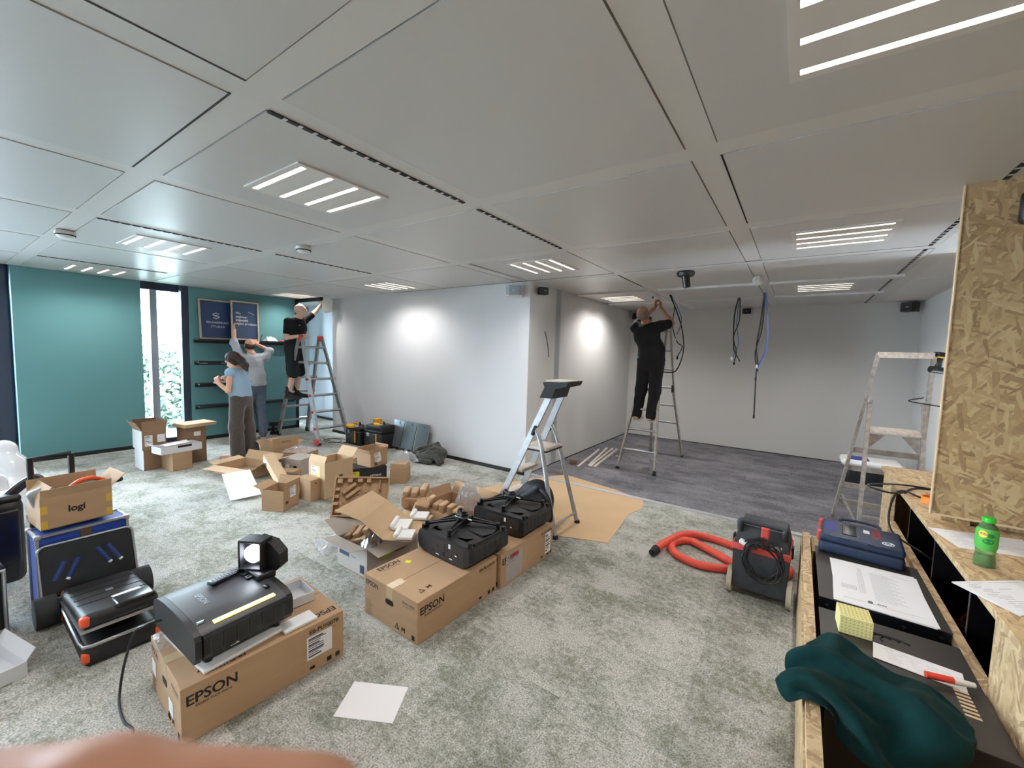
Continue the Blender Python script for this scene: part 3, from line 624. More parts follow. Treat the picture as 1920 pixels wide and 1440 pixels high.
# draped cloth, rows of (x, y, z) points in millimetres
CLOTH = [
    [64, 1786, 406, 70, 1778, 422, 80, 1770, 435, 97, 1765, 439, 114, 1762, 442, 133, 1761, 443, 152, 1759, 442, 171, 1757, 436, 178, 1758, 418, 184, 1758, 399, 181, 1758, 381, 190, 1754, 365, 202, 1745, 357, 214, 1731, 356, 229, 1719, 356, 235, 1698, 364, 251, 1682, 367, 270, 1670, 369, 286, 1654, 373, 307, 1651, 368, 325, 1658, 361, 340, 1659, 352, 353, 1650, 353, 363, 1657, 339],
    [55, 1805, 368, 70, 1800, 383, 83, 1796, 400, 90, 1793, 421, 96, 1792, 442, 118, 1787, 439, 138, 1783, 439, 158, 1780, 442, 177, 1778, 433, 181, 1780, 413, 191, 1778, 395, 206, 1766, 388, 222, 1749, 386, 236, 1731, 389, 249, 1710, 392, 259, 1687, 399, 278, 1673, 400, 301, 1669, 394, 317, 1668, 380, 340, 1667, 378, 355, 1667, 364, 372, 1662, 360, 386, 1664, 343, 391, 1669, 323],
    [21, 1822, 385, 35, 1808, 397, 51, 1799, 410, 67, 1808, 421, 84, 1819, 433, 105, 1818, 440, 127, 1814, 442, 149, 1812, 444, 171, 1806, 445, 188, 1793, 440, 200, 1775, 432, 209, 1755, 426, 222, 1735, 423, 240, 1718, 424, 260, 1704, 424, 277, 1693, 417, 296, 1690, 402, 315, 1687, 387, 329, 1683, 369, 347, 1681, 357, 362, 1678, 344, 385, 1679, 337, 406, 1684, 340, 414, 1694, 322],
    [4, 1846, 419, 25, 1839, 428, 39, 1826, 442, 47, 1810, 458, 64, 1798, 469, 87, 1796, 474, 110, 1796, 479, 133, 1791, 479, 155, 1781, 475, 173, 1768, 468, 193, 1755, 463, 212, 1741, 457, 233, 1731, 451, 253, 1720, 444, 272, 1716, 428, 286, 1711, 407, 301, 1708, 386, 318, 1706, 368, 337, 1704, 353, 359, 1705, 342, 382, 1702, 343, 402, 1712, 333, 427, 1716, 341, 447, 1729, 336],
    [9, 1860, 410, 14, 1859, 436, 24, 1847, 460, 42, 1836, 476, 59, 1825, 489, 76, 1812, 501, 97, 1801, 506, 120, 1790, 507, 143, 1780, 504, 166, 1770, 497, 189, 1762, 488, 212, 1754, 478, 235, 1746, 467, 255, 1741, 454, 271, 1740, 434, 287, 1738, 414, 303, 1736, 394, 321, 1735, 376, 343, 1732, 366, 366, 1731, 358, 390, 1732, 351, 416, 1726, 360, 430, 1744, 349, 447, 1738, 363],
    [32, 1864, 392, 38, 1861, 420, 43, 1858, 448, 49, 1857, 475, 63, 1847, 494, 83, 1834, 503, 105, 1823, 508, 127, 1811, 506, 151, 1801, 500, 176, 1792, 500, 200, 1783, 496, 223, 1778, 482, 244, 1774, 468, 266, 1769, 457, 289, 1762, 450, 305, 1761, 431, 316, 1765, 407, 336, 1756, 397, 356, 1743, 394, 379, 1740, 386, 401, 1741, 376, 421, 1750, 364, 444, 1754, 372, 461, 1757, 358],
    [43, 1902, 380, 52, 1895, 406, 65, 1886, 429, 77, 1879, 453, 86, 1877, 477, 104, 1866, 489, 125, 1854, 494, 147, 1843, 497, 171, 1833, 499, 194, 1824, 495, 203, 1813, 472, 225, 1806, 458, 249, 1806, 449, 272, 1801, 442, 294, 1793, 435, 316, 1788, 443, 329, 1788, 421, 348, 1774, 416, 366, 1757, 415, 388, 1749, 408, 408, 1754, 396, 425, 1760, 382, 440, 1775, 365, 465, 1769, 373],
    [48, 1934, 375, 62, 1925, 396, 71, 1921, 422, 90, 1913, 439, 107, 1905, 456, 125, 1896, 470, 146, 1885, 477, 169, 1874, 481, 192, 1864, 485, 211, 1850, 479, 228, 1838, 475, 245, 1824, 478, 262, 1813, 479, 283, 1811, 464, 300, 1808, 458, 318, 1813, 445, 338, 1798, 439, 356, 1784, 434, 374, 1767, 432, 396, 1757, 425, 417, 1759, 413, 438, 1761, 400, 453, 1773, 385, 460, 1791, 372],
    [43, 1931, 391, 62, 1943, 400, 82, 1939, 415, 96, 1934, 438, 115, 1926, 451, 134, 1916, 463, 156, 1906, 470, 179, 1895, 471, 202, 1883, 473, 223, 1871, 477, 240, 1857, 475, 256, 1844, 483, 269, 1831, 478, 290, 1820, 479, 311, 1818, 470, 332, 1807, 463, 350, 1814, 447, 368, 1794, 449, 387, 1777, 450, 407, 1763, 448, 429, 1763, 436, 450, 1764, 424, 466, 1776, 411, 481, 1789, 396],
    [31, 1946, 423, 52, 1942, 439, 75, 1949, 449, 96, 1958, 459, 120, 1957, 464, 142, 1948, 468, 163, 1936, 470, 185, 1923, 471, 208, 1909, 470, 229, 1896, 476, 248, 1881, 470, 263, 1867, 483, 280, 1854, 479, 300, 1843, 470, 322, 1834, 478, 344, 1826, 473, 366, 1813, 473, 386, 1807, 466, 402, 1789, 472, 421, 1774, 474, 444, 1771, 464, 466, 1770, 452, 486, 1774, 437, 501, 1786, 421],
    [33, 1977, 452, 55, 1971, 466, 71, 1966, 486, 89, 1958, 503, 112, 1953, 510, 136, 1951, 511, 161, 1951, 509, 186, 1946, 502, 211, 1938, 493, 236, 1930, 484, 258, 1916, 478, 277, 1900, 475, 296, 1885, 473, 317, 1872, 473, 339, 1861, 476, 361, 1849, 482, 382, 1834, 492, 392, 1811, 501, 412, 1796, 504, 436, 1790, 498, 458, 1785, 489, 480, 1782, 478, 498, 1788, 461, 517, 1791, 446],
    [47, 2000, 454, 57, 1995, 479, 78, 1990, 495, 94, 1983, 513, 113, 1975, 527, 135, 1965, 535, 158, 1954, 539, 181, 1943, 537, 205, 1933, 529, 228, 1924, 521, 252, 1914, 514, 274, 1903, 509, 296, 1891, 506, 317, 1879, 506, 338, 1865, 510, 358, 1850, 516, 377, 1834, 525, 401, 1823, 526, 425, 1815, 522, 448, 1807, 517, 469, 1802, 506, 490, 1798, 495, 507, 1801, 479, 522, 1806, 458],
    [64, 2007, 447, 80, 2006, 467, 96, 2006, 488, 113, 2002, 505, 132, 1993, 518, 152, 1982, 526, 173, 1971, 530, 195, 1960, 534, 217, 1949, 535, 240, 1937, 533, 262, 1925, 529, 283, 1913, 527, 304, 1900, 527, 324, 1887, 529, 346, 1874, 532, 368, 1862, 535, 390, 1850, 537, 413, 1840, 537, 436, 1833, 529, 456, 1826, 519, 476, 1821, 506, 488, 1815, 486, 512, 1817, 487, 520, 1822, 470],
    [75, 2043, 433, 96, 2037, 443, 116, 2031, 456, 134, 2026, 473, 151, 2023, 491, 170, 2010, 498, 190, 1997, 503, 210, 1985, 510, 230, 1972, 514, 250, 1959, 515, 270, 1945, 515, 291, 1932, 516, 311, 1919, 518, 332, 1906, 522, 353, 1894, 528, 374, 1882, 536, 396, 1870, 539, 415, 1859, 530, 435, 1850, 518, 457, 1845, 510, 472, 1838, 492, 492, 1836, 478, 516, 1835, 471, 539, 1837, 475],
    [79, 2081, 432, 98, 2072, 445, 121, 2064, 453, 142, 2058, 462, 163, 2049, 470, 184, 2039, 475, 204, 2028, 480, 223, 2017, 486, 242, 2003, 486, 259, 1986, 484, 276, 1970, 484, 295, 1955, 486, 315, 1942, 490, 335, 1930, 498, 355, 1918, 507, 375, 1907, 519, 395, 1899, 532, 416, 1888, 533, 431, 1879, 517, 447, 1871, 500, 466, 1865, 486, 487, 1863, 475, 511, 1862, 476, 537, 1867, 469],
    [99, 2097, 437, 120, 2084, 439, 136, 2083, 457, 157, 2077, 465, 176, 2068, 475, 197, 2057, 481, 219, 2046, 478, 239, 2035, 472, 259, 2022, 473, 279, 2008, 470, 296, 1995, 477, 314, 1981, 476, 331, 1965, 469, 350, 1953, 476, 369, 1941, 487, 384, 1934, 506, 405, 1924, 515, 426, 1918, 526, 443, 1907, 515, 458, 1900, 498, 476, 1895, 483, 498, 1892, 476, 523, 1891, 471, 545, 1891, 483],
    [104, 2116, 454, 127, 2120, 449, 150, 2120, 458, 168, 2115, 471, 183, 2105, 485, 201, 2092, 491, 220, 2078, 482, 241, 2062, 475, 262, 2046, 471, 282, 2031, 477, 301, 2019, 469, 320, 2005, 470, 336, 1994, 475, 352, 1984, 475, 371, 1973, 472, 384, 1967, 492, 400, 1958, 506, 421, 1948, 508, 443, 1941, 513, 461, 1932, 505, 478, 1925, 490, 498, 1920, 483, 522, 1916, 483, 540, 1914, 469],
    [136, 2156, 443, 146, 2158, 467, 164, 2156, 478, 184, 2151, 485, 196, 2141, 500, 213, 2130, 498, 230, 2117, 484, 248, 2100, 473, 269, 2079, 470, 288, 2059, 478, 307, 2041, 477, 325, 2026, 472, 341, 2015, 475, 356, 2006, 477, 375, 1995, 475, 393, 1986, 480, 400, 1984, 503, 419, 1973, 507, 440, 1965, 501, 460, 1958, 503, 479, 1950, 495, 498, 1944, 486, 517, 1939, 478, 537, 1932, 472],
    [149, 2183, 456, 162, 2178, 472, 172, 2175, 491, 190, 2169, 501, 208, 2162, 508, 225, 2154, 498, 242, 2143, 493, 258, 2131, 479, 276, 2116, 471, 295, 2097, 471, 314, 2077, 470, 331, 2058, 473, 348, 2043, 474, 363, 2030, 472, 379, 2018, 473, 391, 2007, 486, 409, 2000, 491, 422, 1995, 508, 441, 1985, 511, 458, 1978, 499, 474, 1971, 489, 493, 1965, 483, 512, 1960, 480, 532, 1956, 477],
    [180, 2201, 469, 189, 2201, 483, 204, 2193, 488, 217, 2182, 489, 231, 2173, 490, 246, 2164, 492, 261, 2155, 492, 274, 2144, 487, 288, 2136, 478, 303, 2125, 476, 318, 2112, 477, 334, 2098, 477, 349, 2084, 477, 362, 2070, 479, 375, 2056, 483, 386, 2044, 490, 398, 2034, 497, 412, 2026, 501, 427, 2019, 503, 443, 2012, 508, 457, 2004, 509, 472, 1995, 510, 486, 1988, 503, 495, 1989, 489],
]
_P = [(r[3*i]/1000, r[3*i+1]/1000, r[3*i+2]/1000) for r in CLOTH for i in range(24)]
me = bpy.data.meshes.new('sweater'); me.from_pydata(_P, [], [(j*24+i, j*24+i+1, (j+1)*24+i+1, (j+1)*24+i) for j in range(len(CLOTH) - 1) for i in range(23)]); me.update()
sw = mesh_obj('sweater', me, 'sweater_green', None, 180)
m_ = sw.modifiers.new('thickness', 'SOLIDIFY'); m_.thickness = .007; m_.offset = 1
m_ = sw.modifiers.new('smooth', 'SUBSURF'); m_.levels = 2; m_.render_levels = 3
tag(sw, 'dark green sweater thrown over the front black case', 'sweater')
# marker pen
mk = thing('marker_pen', 'red and white marker pen beside the green sweater', 'pen', (.545, 2.13, .478), math.radians(14))
MB().cyl((-.08, 0, .012), (.0, 0, .012), .012).build('barrel', 'red_latch', mk, True); MB().cyl((.0, 0, .012), (.06, 0, .012), .013, r2=.009).build('cap', 'white_plastic', mk, True)

# bottle
bo = thing('drink_bottle', 'clear green iced tea bottle with bright green cap on the bench', 'bottle', (.705, 2.567, Z2))
mat('bottle_green', '9fd08a', .08, trans=.75, spec=.5); mat('cap_green', '2fb52a', .4); mat('label_green', '4fae45', .5); mat('label_yellow', 'f0d02c', .5); mat('leaf_green', '1f7a33', .5)
MB().lathe([(.02, 0), (.033, .004), (.034, .02), (.030, .055), (.031, .075), (.034, .10), (.034, .15), (.028, .172), (.018, .185), (.017, .195)], 28).build('body', 'bottle_green', bo, True)
MB().lathe([(.0005, .005), (.030, .006), (.030, .02), (.027, .05), (.0005, .05)], 20).build('drink', 'bottle_green', bo, True)
MB().lathe([(.020, .190), (.0205, .192), (.0205, .208), (.019, .211), (.001, .211)], 28).build('cap', 'cap_green', bo, True)
MB().tube([(0, 0, .075), (0, 0, .09), (0, 0, .15), (0, 0, .165)], [.0315, .0345, .0346, .031], 28, caps=False).build('label', 'label_green', bo, True)
a0 = math.atan2(-2.567, -.705)
def onb(ang, z, r=.0352): return Vector((r*math.cos(a0+ang), r*math.sin(a0+ang), z))
def patch(name, m, ang, z, ra, rz_, pts=20):
    c = onb(ang, z, .0352); vs = [c] + [onb(ang + ra*math.cos(t), z + rz_*math.sin(t), .0351) for t in np.linspace(0, 2*PI, pts)[:-1]]
    MB().add(vs, [(0, i, i % (pts-1) + 1) for i in range(1, pts)]).build(name, m, bo)
patch('emblem', 'label_yellow', -.35, .143, .42, .015); patch('leaf', 'leaf_green', .15, .115, .5, .012); patch('leaf', 'leaf_green', .3, .14, .35, .009)
patch('emblem_band', 'red_print', -.35, .144, .36, .005)
text('lettering', 'Lipton', .009, 'white_print', bo, onb(-.35, .144, .0358), (math.sin(-a0-.0)*-1 if False else -math.sin(a0-.35), math.cos(a0-.35), 0), (0, 0, 1))

# orange ring and coil of black cable on the bench, loose cables in the cavity
orr = MB(); orr.lathe([(.034, 0), (.040, 0), (.040, .04), (.034, .04), (.034, .001)], 28); orr = orr.build('tape_ring', mat('orange_plastic', 'e8862a', .45), None, True, (.715, 3.52, Z2)); tag(orr, 'orange plastic ring on the bench beside the OSB panel', 'ring')
mat('cable_black', '16161a', .5); mat('cable_blue', '3a5fb0', .5); mat('cable_red', 'a02a24', .5)
cc = [(.79, 3.9, .806), (.62, 3.78, .83), (.42, 3.50, .86), (.50, 3.46, .84), (.60, 3.62, .812), (.72, 3.86, .806), (.88, 3.83, .806), (.86, 3.60, .806), (.70, 3.60, .806), (.60, 3.66, .815), (.55, 3.60, .70), (.56, 3.50, .58), (.70, 3.35, .52), (.9, 3.3, .4)]
cb = MB().tube(curve_pts(cc, 8), .006, 8).build('cable_coil', 'cable_black', None, True); tag(cb, 'loop of black cable hanging over the bench edge by the orange ring', 'cable')
cr = thing('loose_cables', 'tangle of dark and red cables inside the black bench cavity', 'cables', (.8, 2.9, .12))
rnd = random.Random(3)
for k in range(7):
    c = [(rnd.uniform(-.1, .3), rnd.uniform(-.35, .4), .02 + rnd.uniform(0, .22)) for _ in range(6)]
    MB().tube(curve_pts(c, 6), .006, 6).build('cable', ['cable_black', 'cable_red', 'alu_dull'][k % 3], cr, True)
# ================================================================ cartons
mat('kraft', 'ae8d6c', .85, noise=.05, nscale=5, bump=.05, bscale=150, stretch=(1, 1, 6)); mat('kraft_pale', 'c2a482', .85, noise=.05, nscale=5); mat('kraft_dark', '876a50', .85, noise=.06, nscale=5)
mat('kraft_grey', 'b0a79f', .85, noise=.04, nscale=5); mat('carton_white', 'dfe0e4', .8); mat('pulp', 'b0906f', .95, noise=.08, nscale=20, bump=.3, bscale=90)
mat('print_black', '231d19', .8); mat('print_brown', '5c452f', .8); mat('tape_clear', 'c9b08c', .25, spec=.6); mat('hole_dark', '20150d', .9)
mat('sticker', 'eceaea', .6); mat('yellow_sticker', 'e8dc2c', .6); mat('green_sticker', '9dbb35', .6); mat('foam_white', 'f0f0ee', .7); mat('navy_print', '2a3550', .7)
def film(name, col, a):
    t = NT(name); t.set('Base Color', lin(col)); t.set('Roughness', .12); t.set('Specular IOR Level', .8); t.set('Alpha', a); return name
film('film_clear', 'dfe6ee', .28); film('bag_white', 'f6f8fc', .85)

def carton(label, loc, rz, W, D, H, m='kraft', flaps=None, inside='kraft_dark', closed=False, name='cardboard_box', group=None):
    """box with origin at base centre; flaps: {side: (degrees from upright outwards, length)}"""
    r = thing(name, label, 'box', loc, rz, group); t = .005
    if closed:
        MB().rbox((0, 0, H/2), (W, D, H), .004, 2).build('body', m, r); return r
    MB().b2(-W/2, W/2, -D/2, D/2, 0, t).build('base', inside, r)
    for n_, b in (('-x', (-W/2, -W/2 + t, -D/2, D/2)), ('+x', (W/2 - t, W/2, -D/2, D/2)), ('-y', (-W/2 + t, W/2 - t, -D/2, -D/2 + t)), ('+y', (-W/2 + t, W/2 - t, D/2 - t, D/2))):
        MB().b2(*b, t, H).build('side_panel', m, r)
    for s_, (a, L) in (flaps or {}).items():
        a = math.radians(a); ax = 0 if 'x' in s_ else 1; sg = 1 if '+' in s_ else -1
        n = Vector((sg, 0, 0)) if ax == 0 else Vector((0, sg, 0)); u = Vector((0, 1, 0)) if ax == 0 else Vector((1, 0, 0))
        half = (D if ax == 0 else W)/2 - .002; o = n * ((W if ax == 0 else D)/2 - t/2) + Vector((0, 0, H))
        e = (n*math.sin(a) + Vector((0, 0, 1))*math.cos(a)) * L
        MB().bar(o + e*.01, o + e, half*2, .004, up=n*math.cos(a) - Vector((0, 0, 1))*math.sin(a)).build('flap', m, r) if True else None
    return r
def sticker(r, m, o, x, y, w_, h_2, lines=0, t=.0008, name='label_sticker'):
    T = frame_m(o, x, y); MB().b2(-w_/2, w_/2, -h_2/2, h_2/2, 0, t, T).build(name, m, r)
    if lines:
        b = MB(); rnd = random.Random(int(w_*9999) + lines)
        for i in range(lines):
            yy = h_2*(.42 - .84*i/lines); L = rnd.uniform(.3, .86)*w_; th = h_2*(.035 if i % 3 else .07)
            b.b2(-w_*.44, -w_*.44 + L, yy - th, yy, t, t + .0004, T)
        b.build('print_lines', 'ink', r)['kind'] = 'stuff'
def symbols(r, o, x, y, s):
    """warning triangle, lifting figure and arrow marks"""
    T = frame_m(o, x, y); b = MB()
    tri = [(-1.6*s, -.5*s, .0005), (-.6*s, -.5*s, .0005), (-1.1*s, .4*s, .0005)]
    b.tube(tri, .06*s, 4, closed=True, T=T); b.bar((.2*s, -.5*s, .0005), (.2*s, .3*s, .0005), .14*s, .001, T=T).bar((.9*s, -.5*s, .0005), (.9*s, .3*s, .0005), .14*s, .001, T=T).bar((.2*s, 0, .0005), (.9*s, 0, .0005), .3*s, .001, T=T)
    b.build('symbols', 'print_black', r)['kind'] = 'stuff'
def epson_box(label, loc, rz, label_side):
    W, L, H = .50, .70, .25
    r = carton(label, loc, rz, W, L, H, 'kraft', closed=True)
    X, Y, Z = Vector((1, 0, 0)), Vector((0, 1, 0)), Vector((0, 0, 1)); e = .0012
    MB().b2(-.001, .001, -L/2, L/2, H - .001, H + .0006).build('lid_seam', 'print_brown', r); MB().b2(-.03, .03, -L/2 - .0008, -L/2 + .10, H + .0004, H + .0010).b2(-.03, .03, -L/2 - .0010, -L/2 - .0004, H - .07, H + .0010).build('tape', 'tape_clear', r)
    MB().prism([(-.022 + .016*math.cos(a)*1 + (.044 if abs(a) < PI/2 else 0) - .0, .016*math.sin(a)) for a in np.linspace(-PI/2, 3*PI/2, 20)[:-1]], 0, .0008, frame_m((0, -L/2 - .0004, .155), X, Z)).build('hand_hole', 'hole_dark', r)
    def tx(b, s, o, x, y, **k): text('lettering', b, s, 'print_black', r, o, x, y, **k)
    tx('EPSON', .062, (W/2 + e, -.24, .185), Y, Z, bold=.0012); tx('EXCEED YOUR VISION', .013, (W/2 + e, -.235, .152), Y, Z, bold=.0002)
    tx('EB-PU1007B', .030, (W/2 + e, .245, .215), Y, Z, bold=.0006); tx('3LCD Laser Projector', .012, (W/2 + e, .25, .19), Y, Z)
    tx('EPSON', .042, (-.17, -L/2 - e, .205), X, Z, bold=.0008); tx('EB-PU1007B', .020, (.17, -L/2 - e, .205), X, Z, bold=.0003); tx('Multimedia Projector', .010, (.17, -L/2 - e, .188), X, Z)
    tx('EPSON', .055, (-.205, -.20, H + e), Y, -X, bold=.001); tx('EXCEED YOUR VISION', .012, (-.172, -.20, H + e), Y, -X)
    b = MB(); T = frame_m((-.2, -L/2 - e, .06), X, Z)
    for i in range(9): b.b2(-.03, -.03 + .05 + .03*((i*7) % 5)/5, .03 - i*.011, .0325 - i*.011, 0, .0004, T)
    b.build('small_print', 'print_brown', r)['kind'] = 'stuff'
    symbols(r, (.11, -L/2 - e, .045), X, Z, .035); symbols(r, (.17, -.22, H + e), Y, -X, .035)
    b = MB()
    for k in range(2): b.b2(-.012 + k*.045, .012 + k*.045, -.012, .012, 0, .0006, frame_m((W/2 + e, .27, .028), Y, Z))
    b.b2(-.10, -.075, -.008, .008, 0, .0006, frame_m((W/2 + e, .27, .028), Y, Z)).b2(-.012, .012, -.014, .014, 0, .0006, frame_m((.215, -L/2 - e, .03), X, Z))
    b.build('carton_marks', 'print_black', r)['kind'] = 'stuff'
    return r
ebA = epson_box('front cardboard projector box carrying the switched-on projector', (-2.19, .92, 0), math.radians(-4), 0)
sticker(ebA, 'sticker', (.2512, .22, .135), (0, 1, 0), (0, 0, 1), .13, .12, 10); text('lettering', 'EPSON', .055, 'print_black', ebA, (.19, .25, .2512), (0, -1, 0), (1, 0, 0), bold=.001); text('lettering', 'EB-PU1007B', .030, 'print_black', ebA, (.215, -.18, .2512), (0, -1, 0), (1, 0, 0), bold=.0005)
for x, z in ((-.19, .12), (.10, .09)): sticker(ebA, 'sticker', (x, -.3512, z), (1, 0, 0), (0, 0, 1), .07, .07)
ebB = epson_box('long cardboard projector box under the nearest upside-down projector', (-1.885, 1.89, 0), math.radians(-2), 1)
sticker(ebB, 'yellow_sticker', (-.15, -.09, .2512), (0.8, .6, 0), (-.6, .8, 0), .035, .035)
ebC = epson_box('cardboard projector box under the second upside-down projector by the ladder', (-1.845, 2.615, 0), math.radians(-2), 2)
sticker(ebC, 'sticker', (.2512, .27, .12), (0, 1, 0), (0, 0, 1), .08, .17, 10); sticker(ebC, 'red_print', (.2512, -.19, .195), (0, 1, 0), (0, 0, 1), .11, .03)
sticker(ebC, 'film_clear', (.2512, -.19, .12), (0, 1, 0), (0, 0, 1), .2, .19, name='document_pouch')

# ---------------------------------------------------------------- projectors
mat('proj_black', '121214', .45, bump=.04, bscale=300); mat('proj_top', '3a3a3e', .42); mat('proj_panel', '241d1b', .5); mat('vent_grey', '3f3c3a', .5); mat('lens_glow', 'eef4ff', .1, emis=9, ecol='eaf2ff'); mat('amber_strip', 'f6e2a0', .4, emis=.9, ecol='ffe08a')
PW, PD, PH = .49, .40, .155
def shell(r, top_m):
    pr = [(-PW/2, .03), (-PW/2 + .02, .0), (PW/2 - .02, .0), (PW/2, .03), (PW/2, .105), (PW/2 - .012, .125), (PW/2 - .05, .143), (PW/2 - .14, .153), (0, .155), (-PW/2 + .14, .153), (-PW/2 + .05, .143), (-PW/2 + .012, .125), (-PW/2, .105)]
    T = Matrix(((1, 0, 0, 0), (0, 0, -1, 0), (0, 1, 0, 0), (0, 0, 0, 1)))
    return pr, T
def grille(r, y0, y1, x, z0, z1, n, m='vent_grey'):
    for i in range(n):
        a = y0 + (y1 - y0)*i/n + .004; b = y0 + (y1 - y0)*(i+1)/n - .004
        g = MB().b2(x, x + .0015, a, b, z0, z1).build('vent_panel', m, r); f = MB()
        k = 10
        for q in range(k): f.b2(x + .0012, x + .003, a + .003, b - .003, z0 + (z1-z0)*(q + .2)/k, z0 + (z1-z0)*(q+.55)/k)
        f = f.build('louvres', 'proj_black', g); f['kind'] = 'stuff'
def ports(r, y, m, inv):
    """connector side: dark plate, sockets, small printed legends"""
    zz = (lambda z: PH - z) if inv else (lambda z: z)
    MB().b2(-.12 if inv else -.13, .20, y - .0018, y, .02, .135 if inv else .12).build('connector_plate', 'proj_panel', r)
    b = MB(); rnd = random.Random(4)
    for i in range(6):
        x = -.09 + i*.045; z = .05 + .035*(i % 2); b.b2(x - .009, x + .009, y - .004, y, z - .006, z + .006)
    for k in range(5):
        x = .02; z = .04 + k*.018; b.cyl((x, y, z), (x, y - .005, z), .005, 10)
    b.build('sockets', 'black_satin', r)['kind'] = 'stuff'
    for x, z, w_, h_2 in ((.06, .115, .018, .03), (.07, .035, .026, .007), (-.06, .03, .03, .006), (.12, .07, .016, .008)): MB().b2(x, x + w_, y - .0026, y - .001, z - h_2/2, z + h_2/2).build('white_label', 'sticker', r)
    b = MB()
    for i in range(14):
        x = .09 + rnd.uniform(0, .09); z = .03 + i*.006; b.b2(x, x + .02, y - .0024, y - .001, z, z + .0015)
    b.build('printed_legend', 'print_brown', r)['kind'] = 'stuff'
pj1 = thing('projector', 'switched-on black projector with lit lens, standing upright on the front box', 'projector', (-2.245, .825, .292), math.radians(1))
pr, T = shell(pj1, 0)
MB().prism(pr, -PD/2, PD/2 - .02, T).build('body', 'proj_black', pj1, 30)
# top skin
tp = [(PW/2 - .005, .122), (PW/2 - .012, .1265), (PW/2 - .05, .1445), (PW/2 - .14, .1545), (0, .1565), (-PW/2 + .14, .1545), (-PW/2 + .05, .1445), (-PW/2 + .012, .1265), (-PW/2 + .005, .122)]
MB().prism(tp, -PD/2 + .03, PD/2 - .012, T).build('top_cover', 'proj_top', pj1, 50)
MB().prism([(x*1.004, z*1.0) for x, z in pr], PD/2 + .008 - .02, PD/2 + .012, T).build('back_rim', 'proj_black', pj1, 30)
ports(pj1, -PD/2, 0, False); grille(pj1, -.16, .16, PW/2, .02, .10, 6)
MB().b2(PW/2 - .05, PW/2 - .028, -.13, .13, .138, .1455).build('glow_strip', 'amber_strip', pj1)  # pale yellow strip with a weak glow set in its material
MB().b2(PW/2, PW/2 + .002, -.08, -.045, .018, .024).build('side_label', 'sticker', pj1)
MB().rbox((PW/2 - .07, -PD/2 + .035, .143), (.03, .035, .01), .004).build('catch', 'black_satin', pj1, True)
text('lettering', 'EPSON', .036, 'grey_frame', pj1, (-.0, -PD/2 + .10, .1572), (1, 0, 0), (0, 1, 0), bold=.0003)
for x, y in ((-.2, -.15), (.2, -.15), (-.2, .14), (.2, .14)): MB().cyl((x, y, -.028), (x, y, .01), .016).build('foot', 'black_satin', pj1, True)
# ultra-short-throw lens: neck, mirror box facing back over the projector, hood
lx = -.055
MB().rbox((lx + .03, .17, .165), (.17, .09, .04), .01).build('lens_base', 'proj_black', pj1, True)
hd = [(-.055, .16), (.03, .16), (.09, .165), (.10, .20), (.10, .25), (.055, .315), (-.02, .33), (-.055, .33)]
MB().prism([(z_*0 + x, z) for x, z in [(.0, .165), (.11, .165), (.135, .19), (.135, .26), (.085, .315), (.0, .335)]], .165, .235, Matrix(((1, 0, 0, lx), (0, 1, 0, 0), (0, 0, 1, 0), (0, 0, 0, 1))) @ Matrix(((1, 0, 0, 0), (0, 0, 1, 0), (0, 1, 0, 0), (0, 0, 0, 1)))).build('lens_hood', 'proj_black', pj1)
fr_ = MB(); c = (lx + .0, .15, .255)
fr_.rbox((lx, .165, .335), (.13, .09, .012), .004).rbox((lx - .06, .165, .262), (.012, .09, .145), .004).rbox((lx + .06, .165, .262), (.012, .09, .145), .004).rbox((lx, .165, .19), (.13, .09, .012), .004)
fr_.build('lens_frame', 'proj_black', pj1, True)
MB().b2(lx - .06, lx + .06, .195, .205, .19, .335).build('lens_back', 'proj_black', pj1)
MB().lathe([(.001, .022), (.02, .02), (.036, .012), (.046, 0), (.046, -.02), (.001, -.02)], 28, Matrix.Translation((lx, .142, .262)) @ Matrix.Rotation(PI/2, 4, 'X')).build('lens', 'lens_glow', pj1, True)
for dx in (-.03, .02): MB().rbox((lx + .02 + dx, .115, .163), (.035, .03, .012), .004).build('lens_catch', 'black_satin', pj1, True)
MB().rbox((.13, .13, .156), (.03, .02, .012), .004).build('catch', 'black_satin', pj1, True)
_pv = Vector((lx, .165, 0)); _R = Matrix.Translation(_pv) @ Matrix.Rotation(math.radians(28), 4, 'Z') @ Matrix.Translation(-_pv)
for o in list(pj1.children):
    if o.name.split('.')[0] in ('lens_hood', 'lens_frame', 'lens_back', 'lens'): o.data.transform(_R)
# remote lying on top
rm = thing('remote_control', 'black remote control lying on the switched-on projector', 'remote', (-2.355, .90, .4495), math.radians(15))
MB().rbox((0, 0, .012), (.048, .235, .02), .006).build('case', 'black_satin', rm, True); b = MB()
for i in range(3):
    for j in range(13): b.b2(-.017 + i*.013, -.009 + i*.013, -.10 + j*.015, -.092 + j*.015, .022, .0235)
b = b.build('buttons', 'grey_frame', rm); b['kind'] = 'stuff'
